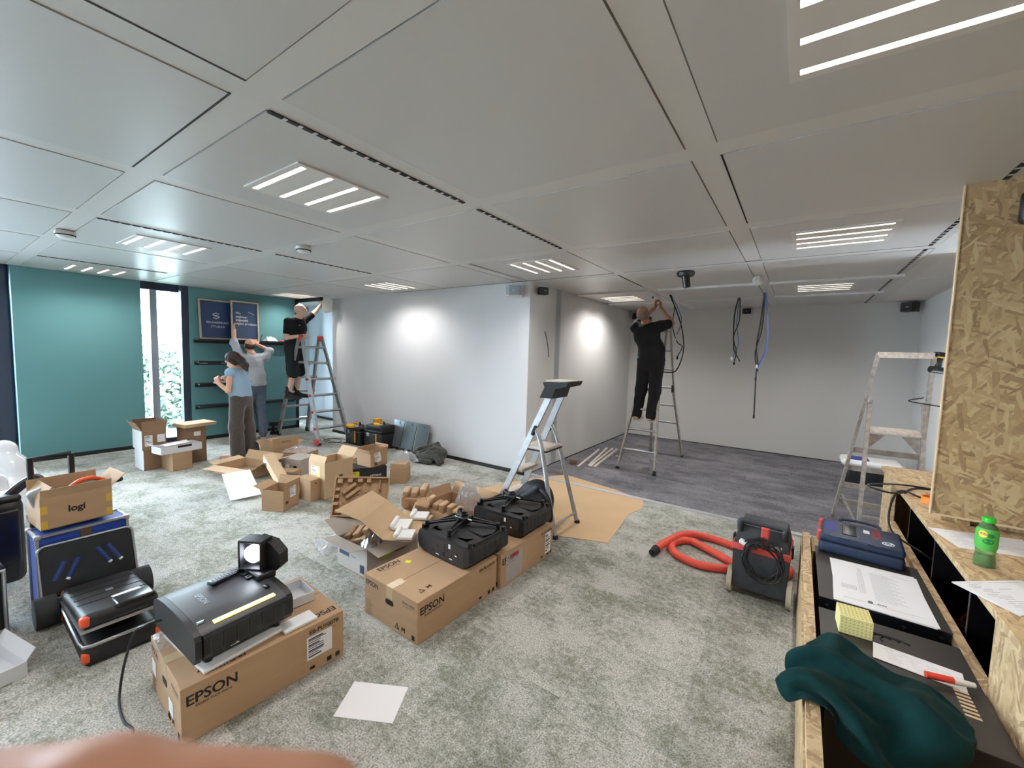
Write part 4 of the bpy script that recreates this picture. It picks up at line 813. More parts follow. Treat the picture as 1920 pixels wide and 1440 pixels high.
# foam, plastic bag, booklet under and beside the projector
fm = MB().rbox((0, 0, .008), (.42, .34, .016), .004).build('foam_sheet', 'foam_white', None, True, (-2.20, .80, .2505)); fm.rotation_euler = (0, 0, .05); tag(fm, 'white foam sheet under the switched-on projector', 'foam')
bk = MB().rbox((0, 0, .007), (.09, .16, .014), .002).build('booklet', 'sticker', None, True, (-2.0, 1.05, .2515)); bk.rotation_euler = (0, 0, -.05); tag(bk, 'thin white-edged booklet on the front box beside the projector foot', 'booklet')
wb = thing('small_box', 'small open white box behind the projector on the front box', 'box', (-2.22, 1.16, .251), math.radians(-6))
MB().b2(-.09, .09, -.06, .06, 0, .003).build('base', 'carton_white', wb)
for q in ((-.09, -.087, -.06, .06), (.087, .09, -.06, .06), (-.087, .087, -.06, -.057), (-.087, .087, .057, .06)): MB().b2(*q, .003, .05).build('wall', 'carton_white', wb)
def crumple(name, label, loc, sx, sy, sz, m, seed=1, n=14, cat='plastic wrap'):
    """crumpled film: a bumpy folded sheet"""
    rnd = np.random.RandomState(seed); k = [(rnd.uniform(2, 7), rnd.uniform(2, 7), rnd.uniform(0, 6.28), rnd.uniform(.3, 1)) for _ in range(7)]; jit = rnd.normal(0, .10, (n+1, n+1)); jx = rnd.normal(0, .35/n, (n+1, n+1, 2))
    def f(u, v):
        i, j = int(round(u*n)), int(round(v*n)); e = max(0, 1 - (2*abs(u-.5))**3) * max(0, 1 - (2*abs(v-.5))**3)
        z = sum(a*abs(math.sin(p*u*3 + q*v*3 + s)) for p, q, s, a in k) / 3.2 + jit[i, j]
        return ((u - .5 + jx[i, j, 0])*sx, (v - .5 + jx[i, j, 1])*sy, .004 + max(0, z)*sz*e)
    o = MB().sheet(n, n, f).build(name, m, None, False, loc); o.rotation_euler = (0, 0, rnd.uniform(0, 3)); return tag(o, label, cat)
crumple('plastic_wrap', 'crumpled clear plastic under the left end of the switched-on projector', (-2.36, .66, .252), .16, .16, .05, 'film_clear', 3)
# power cable of the projector
pc = MB().tube(curve_pts([(-2.38, .618, .35), (-2.40, .56, .345), (-2.46, .53, .30), (-2.50, .50, .15), (-2.50, .48, .03), (-2.42, .46, .006), (-2.30, .45, .006), (-2.22, .46, .006), (-2.16, .42, .006), (-2.2, .32, .006), (-2.4, .2, .006)], 8), .0055, 8).build('power_cable', 'cable_black', None, True); tag(pc, 'black power cable running from the switched-on projector to the carpet', 'cable')

def inverted(label, loc, rz):
    r = thing('projector', label, 'projector', loc, rz, 'upside-down projectors with ceiling mounts')
    pr2 = [(x, PH - z) for x, z in pr][::-1]
    MB().prism(pr2, -PD/2, PD/2, T).build('body', 'proj_black', r, 30)
    ports(r, -PD/2, 0, True); grille(r, -.16, .16, PW/2, .05, .125, 6)
    z = PH
    MB().sheet(14, 12, lambda u, v: ((u-.5)*.34, (v-.5)*.28, z + .012*max(0, 1 - (2*(u-.5))**2 - (2*(v-.5))**2)), .006).build('underside_bulge', 'proj_black', r, True)
    MB().prism([(.06, -.02), (.20, -.02), (.225, .05), (.20, .13), (.10, .15), (.02, .10)], z, z + .012, None).build('underside_cover', 'proj_black', r)
    h = thing('x', 'x', 'x') if False else None
    hub = MB().rbox((-.045, .05, z + .045), (.11, .09, .05), .010); hub = hub.build('mount_hub', 'black_satin', r, True)
    MB().lathe([(.022, 0), (.030, 0), (.030, .012), (.022, .012), (.022, .001)], 20, axis=(-.045, .05, z + .07)).build('hub_ring', 'black_satin', hub, True)
    MB().b2(.005, .045, .03, .036, z + .055, z + .062).build('hub_label', 'sticker', hub)
    for x, y in ((-.21, -.15), (.19, .15), (-.20, .17), (.02, -.16)):
        d = Vector((x + .045, y - .05, 0)); nrm = Vector((-d.y, d.x, 0)).normalized(); p0 = Vector((-.045, .05, z + .045)) + d*.22; p1 = Vector((x, y, z + .03))
        a = MB().bar(p0 + nrm*.022, p1 + nrm*.008, .014, .012).bar(p0 - nrm*.022, p1 - nrm*.008, .014, .012); a.build('mount_arm', 'black_satin', r)
        MB().cyl((x, y, z), (x, y, z + .045), .014, 14).build('arm_bolt', 'black_satin', r, True)
    for x, y in ((-.22, -.17), (.225, -.17), (-.22, .18), (.225, .17)): MB().cyl((x, y, z - .012), (x, y, z + .022), .016, 14).build('foot', 'black_satin', r, True)
    for x in (-.235, .225): MB().b2(x, x + .012, -.14, .14, z - .012, z + .008).build('edge_rail', 'black_satin', r)
    return r
inverted('nearest upside-down black projector with an arm mount, on the long box', (-1.865, 2.155, .2515), math.radians(-3))
inverted('upside-down black projector with arm mount beside the small step ladder', (-1.845, 2.74, .2515), math.radians(-1))

# ---------------------------------------------------------------- open grey carton with pulp tray and unfolded lid
gb = carton('grey-sided open carton stuffed with brown pulp packing, beside the long box', (-2.62, 2.02, 0), 0, .36, .48, .22, 'kraft_grey', {'-y': (78, .14), '-x': (68, .20), '+x': (100, .13)})
sticker(gb, 'navy_print', (-.09, -.2412, .12), (1, 0, 0), (0, 0, 1), .12, .035); sticker(gb, 'navy_print', (.125, -.2412, .055), (1, 0, 0), (0, 0, 1), .05, .06); text('lettering', 'Select', .022, 'navy_print', gb, (.025, -.2416, .118), (1, 0, 0), (0, 0, 1))
text('lettering', 'Interaktives', .018, 'sticker', gb, (-.09, -.2424, .12), (1, 0, 0), (0, 0, 1)) if False else None
sticker(gb, 'green_sticker', (.1812, -.08, .15), (0, 1, 0), (0, 0, 1), .10, .10); sticker(gb, 'kraft_dark', (.1812, .06, .15), (0, 1, 0), (0, 0, 1), .10, .09)
def quad_panel(mb, pts, t=.005):
    a, b, c, d = [Vector(p) for p in pts]; n = (b - a).cross(d - a).normalized()*t
    mb.add([a, b, c, d, a - n, b - n, c - n, d - n], [(0, 1, 2, 3), (7, 6, 5, 4), (0, 4, 5, 1), (1, 5, 6, 2), (2, 6, 7, 3), (3, 7, 4, 0)])
    return mb
ld = thing('unfolded_carton', 'unfolded cardboard sheet with white foam pads lying over the grey carton', 'cardboard', (-2.45, 2.0, .3))
q0 = Vector((-2.45, 2.0, .3))
A_, B_, C_, D_ = (Vector(p) - q0 for p in ((-2.305, 1.815, .32), (-2.165, 1.945, .30), (-2.37, 2.36, .31), (-2.50, 2.20, .325)))
E_, F_ = (Vector(p) - q0 for p in ((-2.50, 1.775, .42), (-2.69, 2.155, .42))); G_, H_ = (Vector(p) - q0 for p in ((-2.70, 1.70, .47), (-2.86, 2.12, .48)))
quad_panel(MB(), [A_, B_, C_, D_]).build('flap_panel', 'kraft_pale', ld); quad_panel(MB(), [E_, A_, D_, F_]).build('main_panel', 'kraft_pale', ld)
quad_panel(MB(), [G_, E_, F_, F_ + (H_ - F_)*.9]).build('flap_panel', 'kraft_pale', ld)
for (x, y, z), (dx, dy), a in (((-2.37, 2.04, .325), (.075, .17), .62), ((-2.235, 1.955, .315), (.075, .14), .62), ((-2.40, 2.25, .32), (.075, .13), .6)):
    f = MB().rbox((0, 0, .012), (dx*1.6, dy, .022), .006).rbox((-dx*.75, 0, .03), (dx*.45, dy*1.02, .035), .012); f = f.build('foam_pad', 'foam_white', ld, True, Vector((x, y, z)) - q0); f.rotation_euler = (.0, .0, a)
# pulp tray: shallow moulded tray standing against the carton
ty, tx_ = Vector((.06, .17, .25)), Vector((.27, .335, -.03))
tr = thing('pulp_tray', 'big moulded brown pulp tray leaning up in the grey carton', 'packing tray', (-2.97, 2.10, .40))
tr.matrix_world = frame_m((-2.955, 2.10, .395), tx_, Vector((-.09, .17, .25)))
W_, H_2 = .44, .33
bm = MB().b2(-W_/2, W_/2, -H_2/2, H_2/2, -.012, 0); bm.build('tray_floor', 'pulp', tr)
for q in ((-W_/2, -W_/2 + .012, -H_2/2, H_2/2), (W_/2 - .012, W_/2, -H_2/2, H_2/2), (-W_/2 + .012, W_/2 - .012, -H_2/2, -H_2/2 + .012), (-W_/2 + .012, W_/2 - .012, H_2/2 - .012, H_2/2)): MB().b2(*q, -.012, .05).build('tray_rim', 'pulp', tr)
for x, y, sx, sy, h in ((-.18, .13, .05, .05, .045), (-.10, .135, .05, .04, .045), (-.02, .135, .05, .04, .045), (.05, .135, .04, .045, .045), (.14, .10, .012, .11, .045), (-.19, .06, .04, .03, .04), (-.19, 0, .04, .03, .04), (-.19, -.06, .05, .03, .045), (-.17, -.12, .06, .04, .045), (-.08, -.13, .05, .035, .045)):
    MB().add([(x - sx/2, y - sy/2, 0), (x + sx/2, y - sy/2, 0), (x + sx/2, y + sy/2, 0), (x - sx/2, y + sy/2, 0), (x - sx*.38, y - sy*.38, h), (x + sx*.38, y - sy*.38, h), (x + sx*.38, y + sy*.38, h), (x - sx*.38, y + sy*.38, h)], [(3, 2, 1, 0), (4, 5, 6, 7), (0, 1, 5, 4), (1, 2, 6, 5), (2, 3, 7, 6), (3, 0, 4, 7)]).build('moulded_block', 'pulp', tr)
for k, (x, y, a) in enumerate(((-.10, .07, .7), (-.07, .03, .7))): f = MB().rbox((0, 0, .02), (.13, .03, .04), .006).build('moulded_block', 'pulp', tr, True, (x, y, 0)); f.rotation_euler = (0, 0, a)
for x, y in ((.0, .0), (.07, -.01), (.03, .06)): MB().lathe([(.006, .002), (.018, .002), (.018, .012), (.006, .012), (.006, .003)], 16, axis=(x, y, 0)).build('moulded_boss', 'pulp', tr, True)
for x, y in ((-.02, .035), (-.06, -.05), (.03, -.055)): MB().lathe([(.001, 0), (.014, 0), (.014, .007), (.001, .007)], 14, axis=(x, y, 0)).build('moulded_boss', 'pulp', tr, True)
MB().b2(-.12, .10, .033, .037, 0, .002).b2(-.15, .06, -.047, -.043, 0, .002).b2(-.001, .001, -.1, .1, 0, .002).build('moulded_groove', 'kraft_dark', tr)['kind'] = 'stuff'
def pulp(label, loc, rot, W, D, H, teeth=4, seed=0):
    r = thing('pulp_insert', label, 'packing', loc, rot); MB().rbox((0, 0, H*.3), (W, D, H*.6), .012).build('body', 'pulp', r, True); rnd = random.Random(seed)
    for i in range(teeth):
        x = -W/2 + W*(i + .5)/teeth; h = H*rnd.uniform(.35, .55); MB().rbox((x, rnd.uniform(-.1, .1)*D, H*.58 + h/2), (W/teeth*.72, D*rnd.uniform(.55, .85), h), .010).build('moulded_tooth', 'pulp', r, True)
    return r
pulp('brown pulp insert inside the grey carton below the leaning tray', (-2.70, 1.94, .16), (.2, -.3, .4), .24, .18, .10, 3, 1)
crumple('foil_bag', 'shiny silver anti-static bag in the grey carton', (-2.50, 1.86, .20), .16, .14, .09, 'steel', 8, 10, 'bag')
# second open carton with inserts behind the projectors
oc = carton('open brown carton with pulp inserts behind the upside-down projectors', (-2.56, 2.78, 0), math.radians(-3), .62, .62, .20, 'kraft', {'+y': (25, .12), '+x': (65, .16), '-x': (20, .10)})
pulp('toothed pulp insert sticking out of the carton by the projectors', (-2.46, 2.58, .16), (.1, .1, .15), .36, .14, .17, 5, 2)
pulp('smooth folded pulp insert standing between tray and projectors', (-2.66, 2.50, .17), (.5, .2, .6), .16, .12, .20, 1, 3)
pulp('pale pulp insert lying right behind the leaning tray', (-2.90, 2.66, .20), (.1, .0, .6), .24, .20, .15, 3, 4)
crumple('plastic_bag', 'clear plastic bag bulging out of the carton by the projectors', (-2.48, 2.92, .20), .26, .22, .17, 'film_clear', 5, 16)
crumple('plastic_wrap', 'flat clear plastic wrap on the carpet left of the grey carton', (-3.12, 1.93, 0), .34, .22, .03, 'film_clear', 6, 14)
wp = paper('white A4 sheet lying on the carpet in the foreground', (-1.54, 1.155), .275, .20, math.radians(29), 0)
# dark soft bag standing behind the second upside-down projector
mat('bag_navy', '15171d', .6, bump=.1, bscale=60)
bgx = thing('soft_bag', 'black soft bag with a strap on the kraft paper behind the projectors', 'bag', (-1.97, 3.26, .004))
S = SDF(.010); S.ell((0, 0, .16), (.17, .085, .17), k=.03); S.ell((.03, .02, .26), (.13, .08, .11), k=.04); S.chain([(-.12, -.02, .08), (-.05, -.06, .24), (.06, -.05, .33)], [.03, .03, .025], .02); S.warp = wrinkle(.010, 28, 33); S.cut((0, 0, .002), (0, 0, -1)); S.build('body', 'bag_navy', bgx); bgx.scale = (1.25, 1.1, 1.25)
MB().tube(curve_pts([(.08, -.05, .33), (.16, -.07, .28), (.185, -.06, .16), (.17, -.04, .06)], 6), .016, 8).build('strap', 'bag_navy', bgx, True)
# kraft paper on the floor
kp = [(-3.15, 3.54), (-2.80, 3.34), (-2.2, 3.30), (-1.71, 3.26), (-1.48, 3.34), (-1.28, 3.41), (-1.31, 3.75), (-1.36, 4.17), (-1.30, 4.40), (-1.33, 4.60), (-1.38, 4.71), (-1.75, 4.85), (-2.1, 4.93), (-2.53, 5.02), (-2.62, 4.88), (-2.75, 4.60), (-2.95, 4.2)]
km = mat('kraft_paper', 'cbaa83', .8, noise=.04, nscale=3)
kb = MB().prism(kp, .0015, .0032); kb = kb.build('kraft_paper', 'kraft_paper'); tag(kb, 'big sheet of brown kraft paper on the carpet beneath the step ladder', 'paper')

# ---------------------------------------------------------------- pile in the middle of the room
ca = carton('small brown open box with a torn label, frontmost of the middle pile', (-4.275, 2.085, 0), math.radians(28), .235, .245, .21, 'kraft', {'+x': (12, .08), '-x': (70, .10), '+y': (25, .09)})
sticker(ca, 'sticker', (.119, .02, .17), (0, 1, 0), (0, 0, 1), .09, .11, 5); sticker(ca, 'print_brown', (.119, -.07, .08), (0, 1, 0), (0, 0, 1), .04, .03)
cd = carton('open brown box with handwriting on its raised flap, near the woman', (-6.20, 3.02, 0), math.radians(3), .33, .38, .20, 'kraft', {'-y': (-8, .10), '+x': (-5, .13), '-x': (70, .14), '+y': (60, .1)})
text('lettering', 'FRAGILE', .04, 'print_black', cd, (.172, .0, .27), (0, 1, 0), (0, 0, 1), shear=.2)
cf = carton('tall open brown box standing upright in the middle pile', (-4.27, 2.64, 0), math.radians(4), .28, .36, .40, 'kraft_pale', {'-y': (-25, .07), '+y': (40, .12)}); sticker(cf, 'sticker', (-.03, -.1812, .30), (1, 0, 0), (0, 0, 1), .13, .10, 6); sticker(cf, 'yellow_sticker', (.03, -.1806, .295), (1, 0, 0), (0, 0, 1), .06, .12)
for z in (.12, .2): sticker(cf, 'print_brown', (.1405, .02, z), (0, 1, 0), (0, 0, 1), .05, .07)
cg = carton('small closed brown carton leaning on the tall open box', (-4.30, 2.395, 0), math.radians(4), .24, .115, .23, 'kraft', closed=True); sticker(cg, 'hole_dark', (.1208, .0, .19), (0, 1, 0), (0, 0, 1), .015, .015)
nb = carton('black printed box with a yellow sticker under the small open box', (-4.32, 3.09, 0), math.radians(-27), .27, .52, .215, mat('carton_black', '25262a', .55), closed=True)
sticker(nb, 'yellow_sticker', (.1356, -.10, .115), (0, 1, 0), (0, 0, 1), .08, .13, 5); sticker(nb, 'sticker', (-.03, -.15, .2156), (1, 0, 0), (0, 1, 0), .07, .07); text('lettering', 'NETGEAR', .03, 'sticker', nb, (.1366, .13, .115), (0, 1, 0), (0, 0, 1), bold=.0005)
ch = carton('small open brown box with label on top of the black box', (-4.28, 3.20, .216), math.radians(3), .24, .26, .16, 'kraft', {'-x': (-3, .06), '+x': (10, .06), '+y': (15, .08), '-y': (20, .05)}); sticker(ch, 'sticker', (.1212, -.02, .11), (0, 1, .2), (0, -.2, 1), .09, .12, 6); sticker(ch, 'print_brown', (.1212, -.05, .035), (0, 1, 0), (0, 0, 1), .04, .04)
cb_ = carton('low flat open box with a blue lining under the white card', (-5.80, 2.42, 0), math.radians(16), .62, .42, .11, 'kraft_pale', {'-y': (95, .16), '-x': (80, .12), '+x': (60, .2), '+y': (30, .12)})
wc = thing('white_card', 'white printed card leaning on the flat open box', 'card', (-5.08, 2.05, .07)); wc.matrix_world = frame_m((-5.07, 2.04, .085), (.25, .95, .05), (-.9, .22, .16))
MB().b2(-.14, .14, -.34, .34, 0, .004).build('card', 'paper', wc); MB().b2(-.01, .08, -.06, -.055, .004, .0045).b2(.0, .07, -.1, -.095, .004, .0045).build('print_lines', 'ink_faint', wc)['kind'] = 'stuff'
lb = thing('long_box', 'long thin brown box lying slanted across the flat open box', 'box', (-5.05, 2.42, .10), (math.radians(0), math.radians(14), math.radians(-12)))
MB().rbox((0, 0, .05), (.80, .12, .10), .004, 2).build('body', 'kraft_pale', lb); MB().b2(-.36, -.2, -.062, -.0605, .02, .08).build('label_sticker', 'sticker', lb)
for i, (x, y, z, w_, d_, h_2, rz, lb_) in enumerate(((-5.17, 2.63, 0, .22, .16, .10, .5, 'small brown box lying beside the long thin box'), (-5.35, 2.86, 0, .30, .30, .20, .35, 'pale pinkish shipping box with a dark hand hole in the middle pile'), (-5.80, 3.12, 0, .34, .30, .16, .4, 'brown carton under crumpled clear film, back of the middle pile'), (-5.15, 3.30, 0, .45, .4, .14, .2, 'wide low carton behind the tall open box'), (-4.02, 3.42, 0, .20, .22, .18, .6, 'brown carton right of the black box'))):
    c = carton(lb_, (x, y, z), rz, w_, d_, h_2, ['kraft', 'kraft_grey', 'kraft', 'kraft_pale', 'kraft'][i], closed=True)
    if i == 1: sticker(c, 'hole_dark', (.06, -.1512, .10), (1, 0, 0), (0, 0, 1), .05, .03)
    if i in (0, 1): sticker(c, 'sticker', (-.06, -d_/2 - .001, h_2*.5), (1, 0, 0), (0, 0, 1), .06, .06, 3)
    if i == 4: c2 = carton('flat brown carton lying on the carton right of the black box', (x, y, h_2 + .001), .5, .19, .18, .06, 'kraft_pale', closed=True)
crumple('plastic_wrap', 'crumpled clear film over the cartons at the back of the pile', (-5.78, 3.10, .16), .40, .30, .06, 'film_clear', 11); crumple('plastic_wrap', 'clear film spilling behind the small open box', (-4.06, 3.50, .245), .34, .30, .12, 'film_clear', 12); crumple('plastic_wrap', 'clear film between tall box and black box', (-4.70, 3.02, 0), .3, .3, .16, 'film_clear', 13)
bb_ = thing('black_bag', 'black rounded bag with white strap behind the frontmost open box', 'bag', (-4.50, 2.31, 0)); MB().lathe([(.02, 0), (.11, .0), (.12, .06), (.11, .18), (.06, .24), (.005, .25)], 20).build('body', 'black_plastic', bb_, True); MB().tube([(.11, .03, .02), (.125, .03, .12), (.10, .03, .2)], .012, 8).build('strap', 'white_plastic', bb_, True)
# stack by the window
w1_ = carton('brown carton at the bottom of the window stack, left', (-6.965, 1.74, 0), math.radians(2), .32, .24, .26, 'kraft_dark', closed=True, group=None); sticker(w1_, 'carton_white', (0, -.1212, .13), (1, 0, 0), (0, 0, 1), .318, .258)
w2_ = carton('open carton with raised flaps on top of the window stack', (-6.975, 1.735, .261), math.radians(2), .34, .25, .25, 'kraft_dark', {'-y': (28, .13), '+x': (-4, .12), '-x': (-2, .12), '+y': (8, .12)}); sticker(w2_, 'sticker', (.1712, -.06, .12), (0, 1, 0), (0, 0, 1), .08, .14, 6); sticker(w2_, 'sticker', (.1712, .07, .14), (0, 1, 0), (0, 0, 1), .08, .10); sticker(w2_, 'carton_white', (0, -.1262, .125), (1, 0, 0), (0, 0, 1), .338, .248)
w3_ = carton('plain brown carton, frontmost of the window stack', (-6.67, 1.93, 0), math.radians(6), .30, .22, .235, 'kraft', closed=True)
w4_ = carton('brown carton with white sticker, tallest at the right of the window stack', (-6.93, 2.18, 0), math.radians(4), .24, .26, .50, 'kraft_dark', closed=True); sticker(w4_, 'sticker', (.1212, .02, .40), (0, 1, 0), (0, 0, 1), .08, .06)
w5_ = carton('white flat tray box lying across the frontmost window carton', (-6.64, 1.93, .236), math.radians(8), .24, .46, .09, 'carton_white', {'-y': (55, .07)}, inside='carton_white'); sticker(w5_, 'hole_dark', (.1212, .03, .075), (0, 1, 0), (0, 0, 1), .16, .028)
w6_ = carton('flat pale carton lid on top of the tallest window carton', (-6.92, 2.22, .501), math.radians(10), .30, .40, .045, 'kraft_pale', closed=True)
paper('loose white sheet lying on the flat tray box', (-6.64, 1.93), .16, .30, math.radians(10), .328, 0, curl=.02)
gl = MB().rbox((0, 0, .008), (.10, .28, .014), .004).build('metal_bracket', 'alu', None, True, (-6.40, 2.40, .0)); gl.rotation_euler = (0, 0, -.4); tag(gl, 'pale metal bracket on the carpet right of the window stack', 'bracket')
# ================================================================ ladders
mat('red_knob', 'c2453c', .5); mat('alu_paint', 'a9a29b', .6, metal=.35, noise=.3, nscale=22); mat('paint_spots', 'c8bdb2', .7, noise=.25, nscale=40)
def rail(r, name, p0, p1, w_=.065, d_=.025, m='alu', up=(0, 0, 1)):
    return MB().bar(p0, p1, w_, d_, up).build(name, m, r)
def lerp(a, b, t): return Vector(a) + (Vector(b) - Vector(a))*t
# telescopic ladder at the white wall; frames open along X
l1 = thing('telescopic_ladder', 'aluminium telescopic ladder with red knobs, carrying the bald man', 'ladder', (-7.18, 4.05, 0)); O = Vector((-7.18, 4.05, 0))
def frame1(sx, foot_y, top_y, xf, hinge_z):
    xt = sx*.05; zt = 1.80; ft = [Vector((xf, y, .0)) for y in foot_y]; tp = [Vector((xt, y, zt)) for y in top_y]
    mid = .55
    for a, b in zip(ft, tp):
        rail(l1, 'outer_rail', a + (b - a)*.02, lerp(a, b, .62), .036, .090, 'alu', (1, 0, 0)); rail(l1, 'inner_rail', lerp(a, b, .30), b, .028, .066, 'alu', (1, 0, 0))
        MB().bar(lerp(a, b, 0) + Vector((0, 0, .002)), lerp(a, b, .045), .045, .085, (1, 0, 0)).build('rubber_foot', 'rubber', l1)
    for i in range(1, 7):
        t = i/6.6; p, q = lerp(ft[0], tp[0], t), lerp(ft[1], tp[1], t)
        MB().cyl(p, q, .022, 12).build('rung', 'alu', l1, True)
        if 1 <= i <= 4:
            for e, s_ in ((p, -1), (q, 1)):
                dd = (q - p).normalized()*s_
                MB().cyl(e + dd*.012, e + dd*.045, .022, 14).build('knob', 'red_knob', l1, True)
    for a, b in zip(ft, tp): MB().bar(lerp(a, b, .30) + Vector((sx*.012, -.016, 0)), lerp(a, b, .62) + Vector((sx*.012, -.016, 0)), .003, .02, (1, 0, 0)).build('red_stripe', 'red_knob', l1)
frame1(-1, (-.25, .30), (-.18, .19), -.67, 1.80); frame1(1, (-.25, .32), (-.18, .19), .68, 1.80)
for y in (-.18, .19): MB().rbox((0, y, 1.80), (.15, .035, .10), .012).build('hinge', 'red_knob', l1, True)
MB().cyl((.70, -.29, .07), (.70, -.32, .07), .055, 20).build('wheel', 'red_knob', l1, True)
# second ladder in the niche; frames open along Y
l2 = thing('folding_ladder', 'aluminium folding ladder in the grey niche under the man in black', 'ladder', (-1.80, 6.5, 0))
def frame2(sy, fx, yf, m):
    ft = [Vector((x, yf, 0)) for x in fx]; tp = [Vector((x, sy*.05, 2.22)) for x in (-.14, .15)]
    mids = [Vector((fx[0]*.55, yf*.47, 1.15)), Vector((fx[1]*.60, yf*.47, 1.15))]
    for a, c, b in zip(ft, mids, tp):
        rail(l2, 'lower_rail', a, c, .024, .065, 'alu_paint', (0, 1, 0)); rail(l2, 'upper_rail', lerp(a, c, .85), b, .020, .05, 'alu_paint', (0, 1, 0))
        MB().bar(a + Vector((0, 0, .001)), lerp(a, c, .03), .032, .075, (0, 1, 0)).build('rubber_foot', 'rubber', l2)
        MB().rbox(tuple(c), (.035, .07, .12), .01).build('lock', 'rubber', l2, True)
    for i in range(1, 8):
        z = .29*i
        def at(a, c, b): return lerp(a, c, z/1.15) if z < 1.15 else lerp(c, b, (z - 1.15)/1.07)
        MB().cyl(at(ft[0], mids[0], tp[0]), at(ft[1], mids[1], tp[1]), .016, 12).build('rung', 'alu', l2, True)
frame2(-1, (-.29, .245), -.70, 0); frame2(1, (-.22, .30), .72, 1)
for x in (-.14, .15): MB().rbox((x, 0, 2.22), (.03, .12, .08), .01).build('hinge', 'rubber', l2, True)
MB().bar((-.28, -.62, .20), (-.10, -.66, .25), .02, .02).bar((-.10, -.66, .25), (.16, -.66, .19), .015, .015).bar((.16, -.66, .19), (.235, -.64, .12), .02, .03).build('leveller_bar', 'alu_dull', l2)
MB().cyl((.235, -.73, .035), (.27, -.73, .035), .034, 16).build('castor', 'rubber', l2, True)
MB().cyl((-.30, -.64, .16), (-.335, -.64, .16), .02, 12).build('knob', 'steel', l2, True)
# small step ladder with a tool tray
l3 = thing('step_ladder', 'small paint-splashed step ladder with black tool tray on the kraft paper', 'step ladder', (-2.0, 3.42, 0)); 
fy = (-.15, .17)
for k, y in enumerate(fy):
    rail(l3, 'front_rail', (-.43, y*1.25, 0), (.16, y*.75, 1.30), .022, .06, 'alu', (1, 0, 0)); a = Vector((.31, y*1.2 + (.02 if k else -.04), .0)); c = Vector((.09, y*1.0, .80)); b = Vector((.02, y*.95, .95))
    MB().tube(curve_pts([a, lerp(a, c, .5), c, b], 6), .021, 10).build('rear_leg', 'alu', l3, True)
    MB().rbox((.01, y*1.0, .93), (.03, .035, .10), .01, rot=rotm(0, .4, 0)).build('pivot', 'rubber', l3, True)
    MB().cyl(a, a + Vector((.0, 0, .03)), .03, 14, r2=.022).build('rubber_foot', 'rubber', l3, True); MB().b2(-.46, -.40, y*1.25 - .02, y*1.25 + .02, 0, .03).build('rubber_foot', 'rubber', l3)
MB().cyl((.285, -.21, .10), (.285, .225, .10), .012, 10).build('brace', 'alu', l3, True)
MB().rbox((.02, 0, .765), (.26, .30, .03), .008).build('platform', 'paint_spots', l3, True); MB().rbox((.02, 0, .745), (.27, .31, .016), .006).build('platform_rim', 'rubber', l3, True)
for z, x in ((.52, -.16), (.27, -.29)): MB().rbox((x, 0, z), (.10, .30, .03), .006).build('step', 'paint_spots', l3, True)
MB().prism([(.05, 1.24), (.10, 1.34), (.08, 1.385), (.34, 1.40), (.32, 1.36), (.21, 1.33), (.18, 1.24)], -.14, .16, Matrix(((1, 0, 0, 0), (0, 0, 1, 0), (0, 1, 0, 0), (0, 0, 0, 1)))).build('tool_tray', 'rubber', l3)
MB().b2(.10, .31, -.12, .14, 1.392, 1.405).build('tray_paint', 'paint_spots', l3)
# platform ladder at the right
l4 = thing('platform_ladder', 'worn aluminium platform ladder beside the OSB panel', 'ladder', (.72, 5.2, 0))
for s_, xt, xf in ((-1, .56, .40), (1, .91, 1.02)):
    t_, f_ = Vector((xt - .72, 4.80 - 5.2, 1.72)), Vector((xf - .72, 5.55 - 5.2, 0)); rail(l4, 'rail', f_, t_, .025, .062, 'alu_paint', (0, 1, 0))
    b0, b1 = Vector(((.545 if s_ < 0 else .96) - .72, 4.88 - 5.2, 0)), Vector((xt - .72 + .005*s_, 4.97 - 5.2, 1.30)); rail(l4, 'leg', b0, b1, .03, .05, 'alu_paint', (0, 1, 0))
    MB().rbox(tuple(b1), (.04, .06, .05), .008).build('bracket', 'alu', l4, True)
    MB().add([(b0.x*.0 + (xt - .72) - s_*.005, -.24, 1.0), ((xt - .72) - s_*.12, -.24, 1.0), ((xt - .72) - s_*.005, -.24, .86), ((xt - .72) - s_*.005, -.22, 1.0), ((xt - .72) - s_*.12, -.22, 1.0), ((xt - .72) - s_*.005, -.22, .86)], [(0, 1, 2), (5, 4, 3), (0, 3, 4, 1), (1, 4, 5, 2), (2, 5, 3, 0)]).build('gusset', 'alu_paint', l4)
lt, ll = [Vector((x - .72, -.40, 1.72)) for x in (.56, .91)], [Vector((.40 - .72, .35, 0)), Vector((1.02 - .72, .35, 0))]
MB().bar(lt[0], lt[1], .05, .05, (0, 1, 0)).build('hand_rail', 'paint_spots', l4)
MB().rbox((.015, -.14, 1.03), (.37, .26, .035), .006).build('platform', 'paint_spots', l4, True)
for z in (.80, .60, .40, .20): MB().bar(lerp(ll[0], lt[0], z/1.72), lerp(ll[1], lt[1], z/1.72), .05, .025, (0, 1, 0)).build('rung', 'alu_dull', l4)
MB().bar((.545 - .72, -.32, .25), (.96 - .72, -.32, .25), .03, .02).bar((.545 - .72, -.32, .12), (.40 - .72 + .05, .22, .28), .02, .02).build('brace', 'alu_dull', l4)
